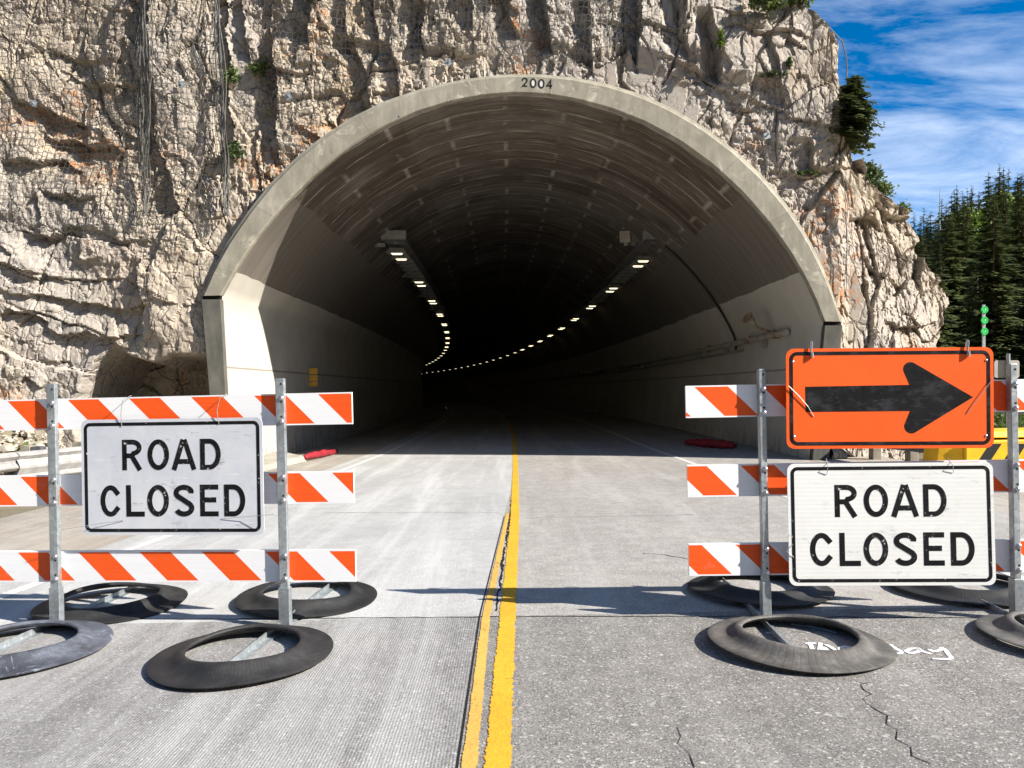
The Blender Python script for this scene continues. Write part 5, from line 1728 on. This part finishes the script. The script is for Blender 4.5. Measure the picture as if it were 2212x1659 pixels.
def broadleaf(name, seed, H, rad, mat, z0=0.25, n=1500, leaf=0.22):
    rr_ = random.Random(seed)
    t = empty(name, (0, 0, -100))
    m = MB(); m.tube([(0, 0, -0.4), (rr_.gauss(0, .1), 0, H * 0.5), (0, 0, H * 0.9)], [0.03 + H * .012, 0.02 + H * .007, 0.01], 6)
    V, Fc = [], []
    cl = []
    for _ in range(26):
        f = rr_.random(); a = rr_.uniform(0, 6.28); r_ = rad * math.sin(math.pi * (0.15 + 0.8 * f)) ** 0.8 * rr_.uniform(.3, 1)
        cl.append((Vector((math.cos(a) * r_, math.sin(a) * r_, H * (z0 + (1 - z0) * f))), rad * rr_.uniform(.3, .55)))
    for c, r_ in cl:
        leaf_quads(V, Fc, c, leaf, rr_, n // len(cl), r_)
        if rr_.random() < .6: m.tube([(0, 0, max(0, c.z - r_)), tuple(c)], [0.02 + .004 * H, 0.008], 4)
    m.build('trunk', MT['bark'], t)
    np_mesh('crown', np.array(V), np.array(Fc), mat, False, t)
    return t


PROT = [conifer('spruce_tree', 1, 16, 2.2, MT['needle']), conifer('spruce_tree', 2, 18, 2.1, MT['needle']), conifer('spruce_tree', 3, 15, 2.5, MT['needle_blue']),
        conifer('spruce_tree', 4, 17, 2.0, MT['needle'], 0.95), conifer('spruce_tree', 5, 14, 2.4, MT['needle_blue'])]
PDEAD = conifer('dead_spruce', 9, 15, 1.6, MT['needle'], 0.6, True)
PASP = [broadleaf('aspen_tree', 11, 11, 2.2, MT['aspen'], 0.2, 2600, 0.26), broadleaf('aspen_tree', 12, 9, 2.0, MT['aspen'], 0.2, 2200, 0.24)]
HH = {id(p): h for p, h in zip(PROT + [PDEAD] + PASP, (16, 18, 15, 17, 14, 15, 11, 9))}
seen = set()


def plant(p, x, y, h, lab, cat, group, rz=None):
    if id(p) in seen: o = copy_tree(p)
    else: o = p; seen.add(id(p))
    s = h / HH[id(p)]
    o.location = (x, y, gzz(x, y) - 0.2); o.rotation_euler = (0, 0, random.uniform(0, 6)); o.scale = (s * random.uniform(.85, 1.1),) * 2 + (s,)
    return tag(o, lab, cat, group)


def topcurve(x):
    return float(np.interp(x, [1900, 1965, 2000, 2060, 2110, 2212, 2400, 2700], [520, 480, 450, 395, 385, 350, 330, 300]))


rt = random.Random(21)
LAB = {0: 'dark spruce against the sky on the ridge of the far hillside', 1: 'dark spruce in the middle of the forested hillside', 2: 'dark spruce low on the hillside behind the arrow sign'}
lay = [(0, 84, 92, 140, -20, 85), (1, 92, 58, 95, 30, 220), (2, 56, 36, 62, 170, 360)]
for (kind, n, ya, yb, da, db) in lay:
    for k in range(n):
        kx = 0.52 + (0.80 - 0.52) * (k + rt.uniform(-.4, .4)) / n
        y = rt.uniform(ya, yb); x = kx * y
        xd = CX + kx * F
        top = topcurve(xd) + rt.uniform(da, db) * (rt.random() ** 0.8 if da > 0 else 1)
        h = ZC + (HY - top) / F * y - gzz(x, y)
        if h < 3 or (x < 10 and y < 50): continue
        plant(rt.choice(PROT), x, y, min(h, 30), LAB[kind], 'spruce tree', 'spruces of the forested hillside')
for (xd, top, y, p) in ((2085, 470, 74, 0), (2058, 545, 66, 1), (2165, 440, 92, 0)):
    x = (xd - CX) / F * y
    h = ZC + (HY - top) / F * y - gzz(x, y)
    plant(PASP[p], x, y, max(5, h), 'bright yellow green aspen among the dark spruces', 'aspen tree', 'aspens of the hillside')
for (xd, top, y) in ((2030, 405, 88), (2112, 580, 52), (2048, 470, 74)):
    x = (xd - CX) / F * y
    h = ZC + (HY - top) / F * y - gzz(x, y)
    plant(PDEAD, x, y, h, 'bare grey dead spruce standing among the living ones', 'dead tree', 'dead trees of the hillside')


def shrub(name, loc, rx, rz, mat, label, cat, n=420, leaf=0.06, ry=None, group='plants growing on the cliff'):
    rr_ = random.Random(hash(label) % 1000 + int(loc[0] * 10))
    V, Fc = [], []
    m = MB()
    for _ in range(16):
        a = rr_.uniform(0, 6.28); f = rr_.random()
        c = Vector((math.cos(a) * rx * f ** .6 * .8, math.sin(a) * (ry or rx) * f ** .6 * .8, rz * rr_.uniform(0.2, 1.0) * (1.1 - .5 * f)))
        leaf_quads(V, Fc, c, leaf, rr_, n // 16, min(rx, rz) * .5)
        m.tube([(c.x * .1, c.y * .1, -0.05), tuple(c)], [0.012, 0.004], 4)
    t = empty(name, loc); tag(t, label, cat, group)
    m.build('stem', MT['bark'], t)
    np_mesh('foliage', np.array(V), np.array(Fc), mat, False, t)
    return t


def on_cliff(x, y, out=0.1):
    X = edge_X((x - CX) / F); Yy = float(front_Y(np.array(X))); p = P(x, y, Yy)
    p.y = cliff_front(p.x, p.z) - out if p.x < 7 else Yy + 0.05
    return p


shrub('ledge_shrub', on_cliff(1640, 42, 0.25), 0.55, 0.28, MT['shrub'], 'bright green low shrub on the top ledge right of the arch', 'shrub', 900, 0.05, 0.3)
shrub('ledge_shrub', on_cliff(1718, 26, 0.0), 0.24, 0.34, MT['shrub'], 'small upright shrub under the net at the cliff top', 'shrub', 420, 0.05)
shrub('ledge_shrub', on_cliff(1660, 176, 0.05), 0.30, 0.07, MT['shrub_dark'], 'thin strip of plants along the diagonal rock crack', 'shrub', 300, 0.035, 0.1)
shrub('ledge_shrub', on_cliff(1745, 378, 0.05), 0.28, 0.06, MT['shrub'], 'thin green tuft on the lower horizontal ledge right of the arch', 'shrub', 260, 0.035, 0.1)
shrub('ledge_shrub', on_cliff(1693, 160, 0.05), 0.06, 0.20, MT['shrub_dark'], 'narrow plant hanging on the rock face right of the arch', 'shrub', 120, 0.035, 0.06)
shrub('ledge_shrub', on_cliff(1540, 130, 0.05), 0.08, 0.34, MT['aspen'], 'yellow green plant trailing down a crack above the arch', 'shrub', 130, 0.04, 0.06)
shrub('ledge_shrub', on_cliff(1875, 405, 0.0), 0.30, 0.55, MT['shrub_dark'], 'green shrub below the tree on the right cliff edge', 'shrub', 700, 0.055)
shrub('ledge_shrub', on_cliff(1905, 420, 0.0), 0.25, 0.32, MT['shrub'], 'pale green shrub farther down the right cliff edge', 'shrub', 420, 0.05)
shrub('ledge_shrub', on_cliff(1948, 462, 0.0), 0.22, 0.22, MT['shrub'], 'lowest grey green tuft on the sloping right cliff edge', 'shrub', 300, 0.045)
shrub('ledge_shrub', on_cliff(505, 340, 0.08), 0.20, 0.30, MT['shrub_dark'], 'dark green shrub beside the net seam left of the arch', 'shrub', 420, 0.045, 0.12)
shrub('ledge_shrub', on_cliff(500, 190, 0.08), 0.14, 0.42, MT['shrub'], 'tall thin green plant on the rock left above the arch', 'shrub', 260, 0.045, 0.1)
shrub('ledge_shrub', on_cliff(560, 155, 0.08), 0.30, 0.20, MT['shrub'], 'loose green plant in the crack left above the arch', 'shrub', 320, 0.04, 0.1)
shrub('ledge_shrub', on_cliff(1072, 20, 0.08), 0.18, 0.45, MT['shrub'], 'sparse green plant hanging from the cliff above the arch crown', 'shrub', 240, 0.045, 0.1)
shrub('ledge_shrub', on_cliff(690, 20, 0.08), 0.16, 0.24, MT['shrub_dark'], 'dark green tuft high above the left part of the arch', 'shrub', 220, 0.04, 0.1)
shrub('roadside_shrub', (9.4, 14.5, gzz(9.4, 14.5)), 0.8, 0.95, MT['shrub'], 'leafy green bush behind the yellow crash cushion', 'shrub', 1500, 0.06, group='roadside bushes')
shrub('roadside_shrub', (-8.6, 13.6, gzz(-8.6, 13.6)), 0.30, 0.32, MT['shrub'], 'small green bush in the rubble behind the left guardrail', 'shrub', 420, 0.05, group='roadside bushes')
shrub('roadside_shrub', (-10.0, 13.2, gzz(-10, 13.2)), 0.22, 0.18, MT['shrub'], 'low yellowish tuft in the rubble at the left picture edge', 'shrub', 240, 0.045, group='roadside bushes')

# the conifer that leans out from the cliff edge
pt = conifer('cliff_pine', 33, 2.6, 0.72, MT['needle_blue'], 1.0)
p = on_cliff(1812, 292); pt.location = (p.x + 0.16, float(front_Y(np.array(p.x))) + 0.10, p.z - 0.05); pt.scale = (0.62, 0.62, 0.50)
pt.rotation_euler = (0, R(10), 0)
tag(pt, 'small dark conifer growing out of the right cliff edge against the sky', 'pine tree')

# ------------------------------------------------------------------ light and sky
SUN_AZ, SUN_EL = 23.8, 34.4
sv = Vector((math.cos(R(SUN_AZ)) * math.cos(R(SUN_EL)), -math.sin(R(SUN_AZ)) * math.cos(R(SUN_EL)), math.sin(R(SUN_EL))))
sd = bpy.data.lights.new('sun', 'SUN'); sd.energy = 5.0; sd.angle = R(0.53); sd.color = (1.0, 0.945, 0.86)
so = bpy.data.objects.new('sun', sd); COL.objects.link(so); so.rotation_euler = sv.to_track_quat('Z', 'Y').to_euler(); so.location = (30, -12, 30)

w = bpy.data.worlds.new('World'); SC.world = w; w.use_nodes = True
nt = w.node_tree; nt.nodes.clear()
out = nt.nodes.new('ShaderNodeOutputWorld'); bg = nt.nodes.new('ShaderNodeBackground')
sky = nt.nodes.new('ShaderNodeTexSky'); sky.sky_type = 'NISHITA'; sky.sun_disc = False
sky.sun_elevation = R(SUN_EL); sky.sun_rotation = math.atan2(sv.x, sv.y); sky.altitude = 2800; sky.air_density = 1.0; sky.dust_density = 0.3; sky.ozone_density = 2.0
hs = nt.nodes.new('ShaderNodeHueSaturation'); hs.inputs['Saturation'].default_value = 1.48; hs.inputs['Value'].default_value = 1.6
nt.links.new(sky.outputs[0], hs.inputs['Color'])
tc = nt.nodes.new('ShaderNodeTexCoord')
sx = nt.nodes.new('ShaderNodeSeparateXYZ'); nt.links.new(tc.outputs['Generated'], sx.inputs[0])


def wm(op, a, b):
    n_ = nt.nodes.new('ShaderNodeMath'); n_.operation = op
    for i, v in enumerate((a, b)):
        if isinstance(v, bpy.types.NodeSocket): nt.links.new(v, n_.inputs[i])
        else: n_.inputs[i].default_value = v
    return n_.outputs[0]


zz = wm('ADD', wm('MAXIMUM', sx.outputs[2], 0.0), 0.16)
cb = nt.nodes.new('ShaderNodeCombineXYZ'); nt.links.new(wm('DIVIDE', sx.outputs[0], zz), cb.inputs[0]); nt.links.new(wm('DIVIDE', sx.outputs[1], zz), cb.inputs[1])
mpn = nt.nodes.new('ShaderNodeMapping'); mpn.inputs['Rotation'].default_value = (0, 0, R(28)); mpn.inputs['Scale'].default_value = (0.55, 1.5, 1); nt.links.new(cb.outputs[0], mpn.inputs['Vector'])
n1 = nt.nodes.new('ShaderNodeTexNoise'); n1.inputs['Scale'].default_value = 2.2; n1.inputs['Detail'].default_value = 9; n1.inputs['Roughness'].default_value = 0.62; n1.inputs['Distortion'].default_value = 0.55
nt.links.new(mpn.outputs[0], n1.inputs['Vector'])
n2 = nt.nodes.new('ShaderNodeTexNoise'); n2.inputs['Scale'].default_value = 0.8; n2.inputs['Detail'].default_value = 4; nt.links.new(mpn.outputs[0], n2.inputs['Vector'])
cr = nt.nodes.new('ShaderNodeValToRGB'); cr.color_ramp.elements[0].position = 0.45; cr.color_ramp.elements[1].position = 0.73
nt.links.new(wm('ADD', wm('MULTIPLY', n1.outputs[0], 0.7), wm('MULTIPLY', n2.outputs[0], 0.38)), cr.inputs[0])
mx = nt.nodes.new('ShaderNodeMix'); mx.data_type = 'RGBA'
side = nt.nodes.new('ShaderNodeMapRange'); side.inputs[1].default_value = -0.1; side.inputs[2].default_value = 0.4; side.inputs[3].default_value = 0.15; side.inputs[4].default_value = 0.92; nt.links.new(sx.outputs[0], side.inputs[0])
nt.links.new(wm('MULTIPLY', cr.outputs[0], side.outputs[0]), mx.inputs[0]); nt.links.new(hs.outputs[0], mx.inputs[6]); mx.inputs[7].default_value = (9.8, 11.2, 13.6, 1)
nt.links.new(mx.outputs[2], bg.inputs[0]); bg.inputs[1].default_value = 0.05
nt.links.new(bg.outputs[0], out.inputs[0])

SC.view_settings.view_transform = 'Standard'; SC.view_settings.look = 'None'; SC.view_settings.exposure = 1.05; SC.view_settings.gamma = 1.0
SC.view_settings.use_curve_mapping = False
SC.cycles.use_denoising = True
SC.cycles.max_bounces = 6; SC.cycles.diffuse_bounces = 2; SC.cycles.transparent_max_bounces = 24

cam = bpy.data.cameras.new('camera'); co = bpy.data.objects.new('camera', cam); COL.objects.link(co)
cam.sensor_fit = 'HORIZONTAL'; cam.sensor_width = 36.0; cam.lens = 36.0 * F / 2212.0
cam.clip_start = 0.05; cam.clip_end = 2000
co.location = (0, 0, ZC); co.rotation_euler = (R(90), 0, 0); cam.shift_y = (HY - 829.5) / 2212.0
SC.camera = co
